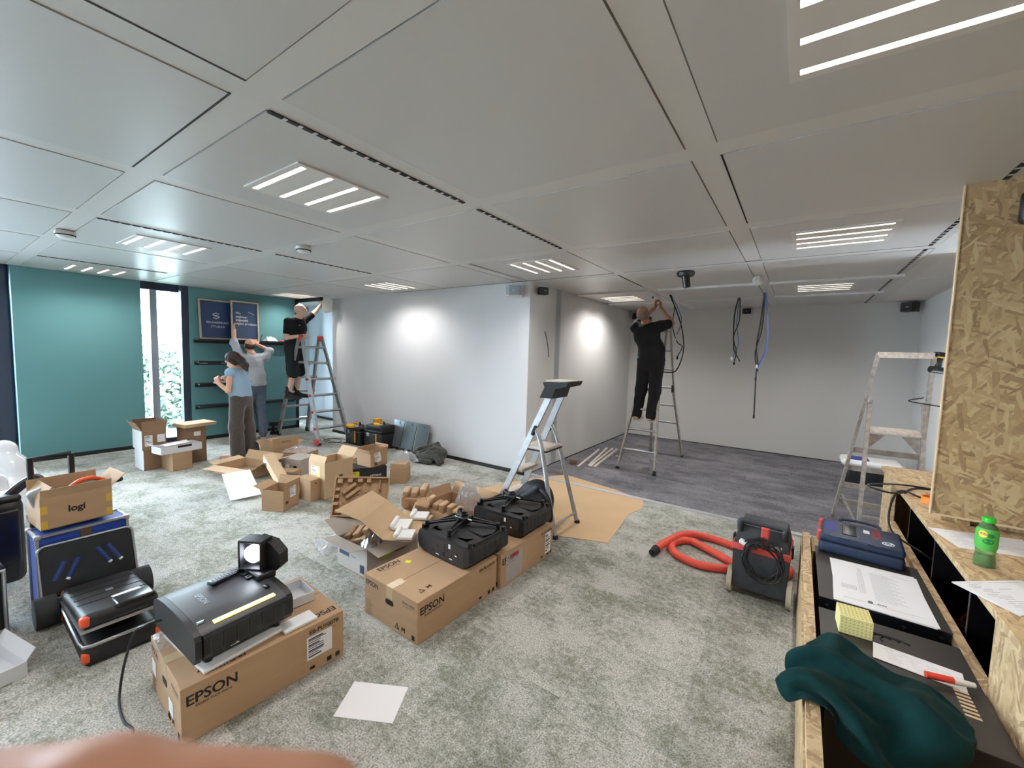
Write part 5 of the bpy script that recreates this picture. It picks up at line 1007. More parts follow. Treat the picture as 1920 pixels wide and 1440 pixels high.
# cordless drill hung on the platform ladder
mat('tool_yellow', 'e0a020', .5)
def drill(label, loc, rot, s=1.0, m='tool_yellow', m2=None):
    r = thing('cordless_drill', label, 'drill', loc, rot); r.scale = (s, s, s)
    MB().cyl((-.09, 0, .17), (.05, 0, .17), .032, 16).build('motor_housing', m, r, True); MB().cyl((.05, 0, .17), (.11, 0, .17), .028, 16, r2=.017).build('chuck', 'steel', r, True); MB().cyl((.11, 0, .17), (.15, 0, .17), .005, 8).build('bit', 'steel', r, True)
    MB().rbox((-.03, 0, .09), (.045, .035, .13), .012).build('grip', 'black_plastic', r, True); MB().rbox((-.02, 0, .02), (.11, .07, .045), .008).build('battery', 'black_plastic', r, True); MB().rbox((-.02, 0, .047), (.10, .065, .012), .004).build('battery_collar', m2 or m, r, True)
    return r
drill('yellow and black cordless drill hung head-down on the platform ladder', (.975, 4.82, 1.745), (PI, .12, math.radians(25)), .85, 'black_plastic', 'tool_yellow')
sb = MB().tube(curve_pts([(.90, 4.95, 1.36), (.80, 4.90, 1.33), (.92, 4.86, 1.31), (1.10, 4.88, 1.29), (1.25, 4.92, 1.28)], 6), .006, 6).build('tie_cord', 'cable_black', None, True); tag(sb, 'thin black cord tied to the platform ladder', 'cord')

# ================================================================ vacuum cleaner
mat('vac_grey', '34363b', .55, noise=.25, nscale=25, bump=.05, bscale=120); mat('vac_wheel', 'b5ab99', .7, noise=.1); mat('hose_red', 'e0523f', .5)
vc = thing('vacuum_cleaner', 'dusty black and red wet vacuum with a coiled cable', 'vacuum', (-.125, 3.36, 0), math.radians(-2))
MB().add([(-.16, -.15, .06), (.16, -.15, .06), (.16, .15, .06), (-.16, .15, .06), (-.165, -.16, .34), (.165, -.16, .34), (.165, .16, .34), (-.165, .16, .34)], [(3, 2, 1, 0), (4, 5, 6, 7), (0, 1, 5, 4), (1, 2, 6, 5), (2, 3, 7, 6), (3, 0, 4, 7)]).build('tank', 'vac_grey', vc)
MB().rbox((0, 0, .355), (.345, .335, .05), .012).build('red_band', 'red_knob', vc, True)
MB().add([(-.165, -.16, .37), (.165, -.16, .37), (.165, .16, .37), (-.165, .16, .37), (-.135, -.11, .50), (.135, -.11, .50), (.135, .14, .50), (-.135, .14, .50)], [(3, 2, 1, 0), (4, 5, 6, 7), (0, 1, 5, 4), (1, 2, 6, 5), (2, 3, 7, 6), (3, 0, 4, 7)]).build('head', 'vac_grey', vc)
MB().tube(curve_pts([(-.13, -.12, .46), (-.13, -.14, .51), (-.11, -.13, .535), (.11, -.13, .535), (.13, -.14, .51), (.13, -.12, .46)], 6), .020, 10).build('handle', 'vac_grey', vc, True)
MB().rbox((.02, -.165, .46), (.05, .03, .14), .01).build('cable_hook', 'red_knob', vc, True); MB().b2(.05, .12, -.172, -.165, .39, .42).build('data_label', 'sticker', vc)
for x in (-.175, .175): MB().cyl((x - .015, -.10, .09), (x + .015, -.10, .09), .09, 24).build('wheel', 'vac_wheel', vc, True)
for x in (-.12, .12): MB().cyl((x - .012, .12, .035), (x + .012, .12, .035), .035, 16).build('castor', 'vac_wheel', vc, True)
for x in (-.175, .175): MB().rbox((x, -.04, .36), (.015, .05, .08), .006).build('latch', 'black_plastic', vc, True)
cp = []; rnd = random.Random(5)
for k in range(96):
    a = 2*PI*k/16; rr = .115 + .018*math.sin(k*.9); cp.append((.02 + rr*.92*math.sin(a), -.195 - .003*(k//16) + .006*math.sin(k*1.7), .33 + rr*1.05*math.cos(a) - .008*(k//16)))
MB().tube(curve_pts(cp, 3), .0055, 6).build('power_cable', 'cable_black', vc, True); MB().rbox((-.10, -.185, .40), (.055, .03, .035), .01, rot=rotm(0, .5, 0)).build('plug', 'white_plastic', vc, True)
MB().tube(curve_pts([(-.10, -.19, .40), (-.06, -.2, .44), (.02, -.19, .45)], 6), .0055, 6).build('cable_tail', 'cable_black', vc, True)
hz = [(-.75, 3.48, .05), (-.83, 3.62, .035), (-.80, 3.90, .032), (-.65, 4.02, .032), (-.35, 3.86, .032), (-.10, 3.84, .035), (.06, 3.62, .04)]
hz2 = [(-.83, 3.62, .09), (-.72, 3.45, .035), (-.50, 3.43, .032), (-.32, 3.50, .032)]
hs = thing('vacuum_hose', 'thick red ribbed hose looped on the carpet behind the vacuum', 'hose', (-.5, 3.7, 0)); o_ = Vector((.5, -3.7, 0))
path = [(-.88, 3.46, .045), (-.84, 3.62, .06), (-.74, 3.90, .06), (-.55, 4.02, .032), (-.28, 3.95, .032), (-.02, 3.86, .035), (.045, 3.73, .04), (-.05, 3.62, .034), (-.28, 3.62, .033), (-.52, 3.76, .033), (-.70, 3.84, .034), (-.80, 3.70, .032), (-.74, 3.52, .032), (-.55, 3.44, .032), (-.36, 3.50, .032), (-.20, 3.62, .033)]
c = curve_pts([Vector(p) + o_ for p in path], 14); rr = [.031 + .0022*math.sin(i*2.2) for i in range(len(c))]
MB().tube(c, rr, 12).build('tube', 'hose_red', hs, True); d = (c[0] - c[6]).normalized(); MB().cyl(c[0] - d*.01, c[0] + d*.07, .036, 16, r2=.026).build('end_cuff', 'rubber', hs, True)

# ================================================================ left cluster
mat('blue_flight', '1f3f96', .45); mat('chrome_dull', 'b9bcc2', .35, metal=.8); mat('case_black', '1c1c1f', .5, noise=.25, nscale=30); mat('orange_corner', 'e0572a', .5); mat('blue_grip', '20356e', .6); mat('tape_yellow', 'c9a23c', .5)
tr_ = thing('folding_trolley', 'folded black hand trolley plate with blue grip stripes and fat wheels', 'trolley', (-3.50, .57, 0), 0)
T_ = frame_m((0, 0, .13), (0, 1, 0), (-.30, 0, .95))     # plate plane: x along Y, y up and back
def rr2(w_, h_2, r_, n=5, y0=0): return [(sx*(w_/2 - r_) + r_*math.cos(math.radians(a)), y0 + (h_2 - r_ if sy > 0 else r_) + r_*math.sin(math.radians(a))) for sx, sy, a0 in ((1, 1, 0), (-1, 1, 90), (-1, -1, 180), (1, -1, 270)) for a in [a0 + 90*k/n for k in range(n+1)]]
MB().prism(rr2(.42, .31, .035), 0, .018, T_).build('plate', 'black_satin', tr_)
MB().tube([T_ @ Vector((x, y, .016)) for x, y in rr2(.42, .31, .035)], .007, 6, closed=True).build('plate_rim', 'chrome_dull', tr_)
for x, l_ in ((-.13, -.04), (-.07, -.04), (.06, .04), (.11, .04)):
    MB().tube([T_ @ Vector((x - l_*.6, .20 + (.03 if x > 0 else 0), .019)), T_ @ Vector((x + l_*.6, .10 + (.03 if x > 0 else 0), .019))], .013, 8).build('grip_stripe', 'blue_grip', tr_); 
    if x > -.1: MB().tube([T_ @ Vector((x + l_*.6, .10 + (.03 if x > 0 else 0), .021)), T_ @ Vector((x + l_*.8, .09 + (.03 if x > 0 else 0), .021))], .011, 8).build('stripe_end', 'sticker', tr_)
for y in (-.20, .22): MB().cyl((.03, y - .045, .085), (.03, y + .045, .085), .085, 24).build('wheel', 'rubber', tr_, True)
MB().cyl((.03, -.2, .085), (.03, .22, .085), .012, 10).build('axle', 'black_satin', tr_, True); MB().b2(-.02, .02, -.17, .19, .10, .14).build('axle_bar', 'chrome_dull', tr_)
MB().tube([(-.43, -.18, .10), (-.43, -.18, .90), (-.43, .0, .90)], .016, 8).tube([(-.43, .0, .90), (-.43, .0, .10)], .016, 8).build('handle', 'black_satin', tr_)
fc = thing('flight_case', 'blue metal-edged flight case standing upright behind the trolley plate', 'case', (-3.70, .56, 0), math.radians(4))
MB().b2(-.09, .09, -.20, .20, .0, .49).build('shell', 'blue_flight', fc)
for x in (-.092, .092):
    for y in (-.202, .202): MB().box((x, y, .245), (.014, .014, .49)).build('edge_profile', 'chrome_dull', fc)
    for z in (.006, .487): MB().box((x, 0, z), (.014, .41, .014)).build('edge_profile', 'chrome_dull', fc)
for y in (-.203, .203):
    for z in (.006, .487): MB().box((0, y, z), (.18, .012, .014)).build('edge_profile', 'chrome_dull', fc)
for x in (-.09, .09):
    for y in (-.20, .20): MB().rbox((x, y, .485), (.03, .03, .03), .008).build('corner', 'chrome_dull', fc, True)
MB().b2(.091, .0935, -.02, .03, .1, .49).build('tape_strip', 'print_brown', fc); MB().tube(curve_pts([(.0, -.06, .49), (.0, -.05, .505), (.0, .06, .505), (.0, .07, .49)], 4), .008, 8).build('carry_handle', 'black_satin', fc, True)
lg = carton('open cardboard box of tools with taped corners on the blue case', (-3.765, .535, .513), math.radians(5), .26, .32, .19, 'kraft', {'+x': (12, .055), '-x': (6, .07), '-y': (-40, .08), '+y': (48, .10)})
text('lettering', 'logi', .055, 'print_black', lg, (.1312, -.005, .10), (0, 1, 0), (0, 0, 1), bold=.0016)
for y in (-.145, .145):
    for z in (.03, .12): sticker(lg, 'tape_yellow', (.1308, y, z), (0, 1, 0), (0, 0, 1), .03, .05, name='tape')
hm = thing('headset', 'black and orange strapped tool lying in the open box of tools', 'tool', (-3.76, .60, .66), (.1, .2, .3))
MB().tube(curve_pts([(-.02, -.10, .02), (.0, -.04, .09), (.01, .03, .10), (.0, .10, .05)], 6), .014, 8).build('strap', 'orange_corner', hm, True); MB().rbox((.01, .02, .05), (.06, .12, .04), .015).build('body', 'black_plastic', hm, True); MB().tube(curve_pts([(.02, .10, .05), (.04, .16, .06), (.03, .18, .03), (.0, .14, .02)], 5), .009, 8).build('loop', 'black_plastic', hm, True)
gm = MB().rbox((0, 0, .06), (.05, .09, .12), .02).build('charger', 'grey_frame', None, True, (-3.76, .42, .625)); gm.rotation_euler = (.3, .1, .2); tag(gm, 'grey rounded device in the left of the open box of tools', 'device')
bc = thing('tool_suitcase', 'scuffed black tool suitcase with steel rim and orange corners, lid ajar', 'tool case', (-3.13, .575, 0), math.radians(-1))
MB().rbox((0, 0, .055), (.58, .31, .11), .03).build('lower_shell', 'case_black', bc, True); 
MB().tube([(x, y, .11) for x, y in [(.29*math.copysign(1, math.cos(a))*min(1, abs(math.cos(a))*1.35), .155*math.copysign(1, math.sin(a))*min(1, abs(math.sin(a))*1.35)) for a in np.linspace(0, 2*PI, 33)[:-1]]], .009, 8, closed=True).build('steel_rim', 'chrome_dull', bc)
lid = MB().rbox((.29, 0, .045), (.58, .31, .075), .03).build('lid', 'case_black', bc, True, (-.29, 0, .125)); lid.rotation_euler = (0, math.radians(-6), 0)
MB().b2(.0, .585, -.158, .158, .0, .014).build('lid_rim', 'chrome_dull', lid); MB().b2(.40, .50, -.06, .06, .0825, .084).build('note', 'sticker', lid).rotation_euler = (0, 0, .12)
for k in range(4): MB().b2(.12 + .09*k, .125 + .09*k, -.14, .14, .082, .0845).build('rib', 'case_black', lid)
MB().rbox((.52, .06, .08), (.13, .16, .03), .012).build('bag_wrap', 'black_satin', lid, True); MB().b2(.26, .30, -.01, .02, .0825, .0845).build('badge', 'chrome_dull', lid)
for x, y in ((.27, -.14), (.27, .14), (-.27, -.14)):
    MB().rbox((x, y, .05), (.042, .036, .06), .015).build('corner_guard', 'orange_corner', bc, True)
MB().rbox((.562, -.138, .05), (.045, .04, .055), .015).build('corner_guard', 'orange_corner', lid, True); MB().rbox((.02, -.13, .05), (.05, .05, .05), .02).build('corner_guard', 'orange_corner', lid, True)
bs = thing('rolling_case', 'black rolling tool bag standing at the left picture edge', 'case', (-4.24, .24, 0), math.radians(8))
MB().rbox((0, 0, .32), (.22, .26, .56), .05).build('body', 'black_plastic', bs, True); MB().rbox((.112, 0, .36), (.03, .20, .36), .02).build('pocket', 'black_satin', bs, True); MB().rbox((0, .0, .60), (.20, .24, .05), .02).build('cap', 'black_satin', bs, True)
for y in (-.09, .11): MB().cyl((-.08, y - .02, .04), (-.08, y + .02, .04), .04, 16).build('wheel', 'rubber', bs, True)
MB().tube(curve_pts([(.0, .06, .58), (.0, .14, .66), (.03, .20, .70), (.06, .22, .66)], 5), .03, 8).build('hood', 'black_plastic', bs, True)
# white plastic sacks by the window
for i, (x, y, sx, sy, sz, lb_) in enumerate(((-5.9, .42, .75, .46, .62, 'big white plastic sack standing by the left window'), (-5.2, .28, .62, .40, .48, 'white plastic sack at the left edge before the big sack'), (-5.15, .66, .40, .34, .36, 'small translucent white sack seen through the trolley handle'))):
    S = SDF(.018); S.ell((0, 0, sz*.42), (sx*.5, sy*.5, sz*.46), k=.05); S.ell((.05, .02, sz*.78), (sx*.28, sy*.3, sz*.22), k=.06); S.cone((.0, 0, sz*.85), (.03, .02, sz*1.02), .06, .09, .04); S.warp = wrinkle(.022, 22, 20 + i); S.cut((0, 0, .003), (0, 0, -1))
    o = S.build('plastic_sack', 'bag_white'); o.location = (x, y, 0); tag(o, lb_, 'sack')
# cases at the left edge, nearer the camera
sc_ = thing('alu_case_lid', 'silver-rimmed case lid standing at the left picture edge', 'case', (-3.62, .085, 0), math.radians(4))
MB().rbox((0, 0, .20), (.20, .30, .40), .03).build('shell', 'case_black', sc_, True); MB().tube([(.10, y, z) for y, z in ((.14, .03), (.14, .37), (-.14, .37), (-.14, .03))], .012, 8, closed=True).build('rim', 'chrome_dull', sc_)
ob = carton('open white-lined tray box at the bottom left edge', (-3.16, .10, 0), math.radians(12), .34, .24, .07, 'carton_white', {'+y': (35, .06)}, inside='carton_white')

# ================================================================ tools and things along the white wall
tb1 = thing('tool_box', 'black and yellow stacking tool box nearest the telescopic ladder', 'tool box', (-6.17, 4.36, 0), math.radians(0))
tb2 = thing('tool_box', 'wider black tool box with yellow latch beside the metal plates', 'tool box', (-5.71, 4.42, 0), math.radians(2))
for r, W in ((tb1, .40), (tb2, .46)):
    MB().rbox((0, 0, .13), (W, .30, .24), .02).build('body', 'black_plastic', r, True); MB().rbox((0, 0, .275), (W*.98, .31, .05), .015).build('lid', 'black_satin', r, True); MB().rbox((W*.18, -.155, .15), (.022, .02, .20), .006).build('latch', 'tool_yellow', r, True); MB().rbox((-W*.25, -.155, .22), (.06, .02, .06), .006).build('clasp', 'chrome_dull', r, True)
    MB().tube(curve_pts([(-.08, 0, .30), (-.07, 0, .325), (.07, 0, .325), (.08, 0, .30)], 4), .011, 8).build('handle', 'black_satin', r, True)
MB().rbox((.03, -.02, .34), (.40, .28, .10), .02).build('upper_case', 'black_plastic', tb2, True)
drill('yellow drill lying on the tool box by the telescopic ladder', (-6.20, 4.36, .335), (PI/2, 0, math.radians(20)), 1.1)
drill('small yellow drill on the wide tool box', (-5.55, 4.36, .43), (PI/2, 0, math.radians(15)), .8)
yx = MB().rbox((0, 0, .035), (.12, .10, .07), .006).build('yellow_case', 'tool_yellow', None, True, (-5.82, 4.45, .395)); tag(yx, 'small yellow carton on the wide tool box', 'box')
mp_ = thing('metal_plates', 'three shiny grey metal plates leaning against the white wall', 'metal plate', (-5.17, 4.52, 0)) if False else None
mat('plate_metal', 'a4abb2', .16, metal=.7)
for i, (x, lb_) in enumerate(((-5.42, 'leftmost grey metal plate leaning on the white wall'), (-5.13, 'middle grey metal plate leaning on the white wall'), (-4.84, 'right grey metal plate leaning on the wall, next to the dark jacket'))):
    r = thing('metal_plate', lb_, 'metal plate', (x, 4.47, .004), (math.radians(-14), 0, 0), 'metal plates leaning on the wall'); MB().b2(-.135, .135, 0, .012, .035, .48).build('sheet', 'plate_metal', r); MB().b2(-.135, -.125, -.004, .0, .035, .48).build('edge_profile', 'alu', r)
    for q in (-.06, .06): MB().rbox((q, .006, .02), (.02, .03, .05), .004).build('foot_clip', 'black_plastic', r, True)
    MB().b2(.02, .04, -.006, .0, .42, .45).build('hook', 'black_plastic', r)
mat('jacket_dark', '3b3c36', .9, sheen=.2, bump=.1, bscale=200)
S = SDF(.010); S.ell((0, 0, .08), (.27, .18, .09), k=.03); S.ell((.10, .05, .13), (.16, .13, .09), k=.02)
for pts, rd in (([(-.28, -.12, .05), (-.16, -.05, .17), (.0, .02, .22), (.16, .02, .18), (.27, -.04, .04)], .040), ([(-.26, -.02, .06), (-.12, .06, .18), (.06, .09, .24), (.22, .06, .12)], .038), ([(-.20, -.18, .03), (-.06, -.14, .08), (.06, -.08, .15), (.20, -.08, .10), (.30, -.12, .03)], .035), ([(-.12, -.20, .03), (.04, -.19, .05), (.18, -.17, .04)], .03), ([(-.24, -.10, .10), (-.10, -.12, .13), (.02, -.06, .19), (.12, -.02, .21)], .022)): S.chain(pts, [rd]*len(pts), .008)
S.warp = wrinkle(.006, 45, 9); S.cut((0, 0, .004), (0, 0, -1)); jk = S.build('jacket', 'jacket_dark'); jk.location = (-4.44, 4.34, 0); tag(jk, 'dark olive jacket heaped on the carpet by the white wall', 'jacket')
text('lettering', 'SAC', .05, 'sticker', jk, (-.12, -.155, .16), (1, .1, .05), (-.05, .5, 1)) if False else None
fc2 = MB().tube(curve_pts([(-6.9, 4.2, .004), (-6.7, 4.3, .004), (-6.5, 4.2, .004), (-6.6, 4.05, .004), (-6.85, 4.1, .004), (-6.8, 4.3, .004), (-6.55, 4.35, .004), (-6.4, 4.2, .004), (-6.6, 4.12, .004), (-6.95, 4.15, .004)], 8), .005, 6).build('floor_cable', 'cable_black', None, True); tag(fc2, 'thin dark cable coiled on the carpet behind the telescopic ladder', 'cable')
drill('dark cordless drill on the carpet beside the man in jeans', (-7.95, 3.80, .0), (0, 0, math.radians(50)), 1.15, 'black_plastic')
# fire point in the passage
fs = thing('fire_sign', 'small red and white fire extinguisher sign on the pale wall', 'sign', (-8.12, 5.345, 2.02)); MB().b2(-.13, .13, -.012, 0, -.12, .12).build('plate', 'sticker', fs); MB().b2(-.11, -.01, -.014, -.012, -.09, .09).b2(.01, .11, -.014, -.012, -.09, .09).build('red_field', 'red_print', fs)
fe = thing('fire_extinguisher', 'red fire extinguisher hanging on the pale wall behind the ladder', 'fire extinguisher', (-7.98, 5.25, .42)); mat('fire_red', 'b3262a', .4); MB().lathe([(.03, 0), (.075, .005), (.08, .03), (.08, .42), (.06, .49), (.025, .52), (.025, .55)], 20).build('cylinder', 'fire_red', fe, True); MB().rbox((0, 0, .57), (.05, .12, .04), .01).build('valve', 'black_plastic', fe, True); MB().tube(curve_pts([(-.04, 0, .56), (-.11, 0, .5), (-.11, 0, .25), (-.09, 0, .12)], 5), .011, 8).build('hose', 'black_plastic', fe, True); MB().rbox((.0, .05, -.10), (.14, .10, .10), .01).build('bracket', 'fire_red', fe, True)

# ================================================================ teal wall shelves and posters
for z, y0, y1, lb_ in ((1.70, 2.69, 4.36, 'top black wall shelf carrying the posters'), (1.325, 2.69, 3.25, 'second black wall shelf from the top'), (.955, 2.69, 3.25, 'third black wall shelf with a white strip beneath'), (.58, 2.69, 4.36, 'lowest long black wall shelf on the teal wall')):
    r = thing('wall_shelf', lb_, 'shelf', (XG, (y0+y1)/2, z)); L = y1 - y0; MB().b2(0, .20, -L/2, L/2, 0, .028).build('board', 'shelf_black', r); MB().b2(0, .012, -L/2, L/2, -.04, 0).build('rail', 'shelf_black', r)
    for y in (-L/2 + .12, L/2 - .12): MB().b2(.012, .06, y - .05, y + .05, -.012, 0).build('bracket', 'white_plastic' if z < 1.6 else 'shelf_black', r)
mat('poster_navy', '2c3e66', .35, noise=.12, nscale=1.2); mat('frame_wood', 'c6b299', .6); mat('poster_glass', '44597c', .15, noise=.15, nscale=1.0)
def poster(label, W, H, m):
    r = thing('framed_poster', label, 'poster'); MB().b2(-W/2 + .01, W/2 - .01, 0, .012, .01, H - .01).build('print', m, r)
    for q in ((-W/2, -W/2 + .022, 0, H), (W/2 - .022, W/2, 0, H), (-W/2 + .022, W/2 - .022, 0, .022), (-W/2 + .022, W/2 - .022, H - .022, H)): MB().b2(q[0], q[1], -.018, .014, q[2], q[3]).build('frame_bar', 'frame_wood', r)
    return r
def face(r, p, x, lean):
    """poster facing +X: local x -> x vector, local z -> up with lean, local -y -> outwards"""
    X_ = Vector(x).normalized(); Z_ = Vector(lean); Z_ = (Z_ - X_*Z_.dot(X_)).normalized(); Y_ = Z_.cross(X_)
    r.matrix_world = Matrix(((X_.x, Y_.x, Z_.x, p[0]), (X_.y, Y_.y, Z_.y, p[1]), (X_.z, Y_.z, Z_.z, p[2]), (0, 0, 0, 1)))
p1_ = poster('navy framed poster reading Engineering Studio, leaning on the top shelf', .50, .67, 'poster_navy'); face(p1_, (XG + .09, 3.005, 1.729), (0, 1, 0), (-.09, 0, 1))
T1 = lambda x, z: (x, -.0015, z)
text('lettering', 'ENGINEERING', .047, 'white_print', p1_, T1(.02, .285), (1, 0, 0), (0, 0, 1), bold=.0012, spacing=1.25, sx=.92); text('lettering', 'STUDIO', .047, 'white_print', p1_, T1(.02, .215), (1, 0, 0), (0, 0, 1), bold=.0012, spacing=1.3)
s_ = .05; lp = [(.9, .55), (.15, 1.0), (-.9, .5), (-.9, .25), (.0, -.15), (.45, .05)]; lp2 = [(-.9, -.55), (-.15, -1.0), (.9, -.5), (.9, -.2), (.0, .2), (-.45, 0)]
MB().tube([(x*s_, -.004, .40 + z*s_) for x, z in lp], .008, 6).tube([(x*s_, -.004, .40 + z*s_) for x, z in lp2], .008, 6).build('logo', 'white_print', p1_)['kind'] = 'stuff'
p2_ = poster('second framed poster being lifted by the man in the grey shirt', .43, .68, 'poster_glass'); face(p2_, (XG + .24, 3.385, 1.731), (.10, 1, -.02), (-.10, -.06, 1))
for i, (b_, z) in enumerate((('We', .465), ('engineer', .405), ('impactful', .345), ('digital products', .285))): text('lettering', b_, .058, 'white_print', p2_, (-.145, -.0015, z), (1, 0, 0), (0, 0, 1), bold=.0008 if i != 2 else .002, align='LEFT', sx=.9)
MB().bar((.05, -.004, .50), (.14, -.004, .46), .008, .003, (0, 1, 0)).build('slash_mark', 'white_print', p2_)
# small things on the top shelf
sg = thing('safety_glasses', 'black eyewear frame standing on the top shelf', 'glasses', (XG + .10, 3.66, 1.729)); MB().tube(curve_pts([(0, -.05, .005), (0, -.03, .08), (0, 0, .11)], 4), .006, 6).tube(curve_pts([(0, .02, .005), (0, .05, .08), (0, .07, .12)], 4), .006, 6).tube([(0, -.05, .006), (0, .03, .006)], .008, 6).build('frame', 'black_plastic', sg)
crumple('cable_bundle', 'white cable bundle lying on the top shelf', (XG + .10, 3.87, 1.729), .16, .22, .07, 'white_plastic', 21, 12, 'cables')
rp = thing('pliers', 'red-handled pliers on the right of the top shelf', 'pliers', (XG + .10, 4.14, 1.73), math.radians(80)); MB().tube([(-.10, .015, .012), (-.02, .01, .012), (.0, .0, .012)], .011, 8).tube([(-.10, -.015, .012), (-.02, -.01, .012), (0, 0, .012)], .011, 8).build('handles', 'red_latch', rp); MB().rbox((.04, 0, .012), (.07, .022, .016), .006).build('jaws', 'steel', rp, True)

# ================================================================ speakers, sensors, ceiling camera
def speaker(label, loc, rz, m, s=1, cap='white_plastic', name='wall_speaker', gr=None):
    r = thing(name, label, 'speaker', loc, rz); r.scale = (s, s, s)
    MB().prism([(-.11, -.07), (-.06, -.10), (.06, -.10), (.11, -.07), (.09, .06), (-.09, .06)], -.07, .07).build('cabinet', m, r); MB().prism([(-.105, -.075), (-.06, -.104), (.06, -.104), (.105, -.075)], -.062, .062).build('grille', gr or ('grey_frame' if m == 'white_plastic' else 'black_satin'), r)
    for z in (-.072, .072): MB().b2(-.095, .095, -.08, .055, z - .004, z + .004).build('end_cap', cap, r)
    MB().b2(-.03, .03, .06, .10, -.03, .03).build('bracket', m, r); MB().b2(-.02, .02, -.107, -.104, -.006, .002).build('badge', 'white_print', r); return r
speaker('white wall speaker at the top right end of the white wall', (-3.12, 4.53, 2.45), math.radians(25), 'white_plastic', 1.0)
speaker('speaker with dark grille being held up by the bald man', (-7.30, 4.49, 2.42), (0, math.radians(90), math.radians(-38)), 'white_plastic', 1.15, gr='black_satin')
speaker('small black speaker just right of the white wall corner', (-2.86, 4.80, 2.47), math.radians(60), 'black_plastic', .62, 'black_plastic'); speaker('small black speaker at the left end of the niche back wall', (-2.82, 8.52, 2.46), math.radians(30), 'black_plastic', .8, 'black_plastic')
speaker('small black speaker in the middle of the niche back wall', (-.83, 8.52, 2.50), 0, 'black_plastic', .62, 'black_plastic'); speaker('small black speaker in the right corner of the niche', (1.31, 8.50, 2.49), math.radians(-35), 'black_plastic', .9, 'black_plastic')
def smoke(label, x, y, s=1):
    r = thing('smoke_detector', label, 'smoke detector', (x, y, ZC)); r.scale = (s, s, s); MB().lathe([(.001, -.005), (.05, -.006), (.055, -.02), (.05, -.035), (.03, -.05), (.001, -.052)][::-1], 24).build('housing', 'white_plastic', r, True); MB().lathe([(.051, -.037), (.053, -.030)], 24).build('sensor_gap', 'rubber', r, True)
smoke('left white smoke detector near the teal wall', -5.236, .796, 1.25); smoke('white smoke detector on the band in the ceiling middle', -3.86, 2.12, 1.25)
wg = MB().lathe([(.001, -.11), (.035, -.10), (.055, -.07), (.055, -.035), (.04, -.006), (.001, -.004)], 24).build('white_globe', 'white_plastic', None, True, (-.44, 5.42, ZC)); tag(wg, 'white round globe sensor on the niche ceiling', 'sensor')
cm = thing('ceiling_camera', 'black domed camera hanging from the niche ceiling', 'camera', (-1.08, 4.83, ZC)); MB().lathe([(.03, -.06), (.085, -.05), (.095, -.015), (.085, -.004), (.001, -.003)], 24).build('mount', 'black_plastic', cm, True); MB().cyl((0, 0, -.05), (.02, .0, -.17), .042, 18, r2=.038).build('head', 'black_satin', cm, True); MB().cyl((.02, 0, -.17), (.021, 0, -.175), .025, 16).build('lens', 'black_satin', cm, True)
# hanging cables in the niche
def bundle(label, loc, strands, plugs):
    r = thing('hanging_cables', label, 'cables', loc)
    for m, pts, rad in strands: MB().tube(curve_pts(pts, 8), rad, 6).build('cable', m, r, True)
    for m, p in plugs: MB().rbox(p, (.025, .025, .05), .006).build('plug', m, r, True)
bundle('short black and blue cable bundle hanging from the niche ceiling', (-.82, 7.15, ZC), [('cable_black', [(0, 0, -.01), (-.04, 0, -.3), (-.02, 0, -.75), (.03, 0, -.88), (.08, 0, -.97)], .010), ('cable_black', [(.02, 0, -.01), (.03, 0, -.35), (-.03, 0, -.6), (.02, 0, -.82), (.0, 0, -.97)], .008), ('cable_blue', [(.01, 0, -.01), (0, 0, -.4), (.04, 0, -.7), (-.03, 0, -.92)], .006)], [('white_plastic', (-.04, 0, -.93)), ('black_plastic', (.0, 0, -1.0))])
bundle('long black and blue cables hanging lowest from the niche ceiling', (-.46, 6.75, ZC), [('cable_black', [(0, 0, -.01), (-.02, 0, -.4), (-.05, 0, -.75), (-.02, 0, -1.0), (-.03, 0, -1.15), (-.02, 0, -1.72)], .010), ('cable_black', [(.01, 0, -.01), (.0, 0, -.5), (-.06, 0, -.85), (-.01, 0, -1.1)], .009), ('cable_blue', [(.02, 0, -.01), (.06, 0, -.4), (.07, 0, -.75), (.0, 0, -1.0), (-.03, 0, -1.08)], .009)], [('white_plastic', (-.03, 0, -1.03)), ('black_plastic', (-.03, 0, -1.2)), ('black_plastic', (-.02, 0, -1.74))])
bundle('cables looping from the ceiling beside the man on the niche ladder', (-1.62, 6.50, ZC), [('cable_black', [(-.04, 0, -.01), (.08, -.05, -.25), (.19, -.1, -.55), (.22, -.1, -.85), (.14, -.1, -1.12), (.02, -.1, -1.16), (-.1, -.12, -1.15)], .009), ('cable_black', [(-.03, 0, -.01), (.05, -.05, -.2), (.04, -.08, -.45), (.12, -.1, -.7), (.20, -.1, -.78), (.14, -.1, -.92)], .007), ('cable_blue', [(-.02, 0, -.01), (.10, -.05, -.22), (.17, -.1, -.4), (.12, -.1, -.6)], .006)], [('white_plastic', (.10, -.1, -.68)), ('black_plastic', (.14, -.1, -.94))])
jb = thing('junction_box', 'open ceiling fitting the man in black is wiring', 'fitting', (-1.84, 6.47, ZC)); MB().rbox((0, 0, -.045), (.09, .06, .04), .01).build('body', 'white_plastic', jb, True); MB().cyl((0, 0, -.03), (0, 0, 0), .004, 6).build('rod', 'steel', jb); MB().tube(curve_pts([(.03, 0, -.05), (.12, .0, -.09), (.22, 0, -.12)], 4), .006, 6).build('wire', 'white_plastic', jb, True); MB().cyl((-.06, 0, -.02), (-.06, 0, -.05), .012, 10).build('knob', 'black_plastic', jb, True)
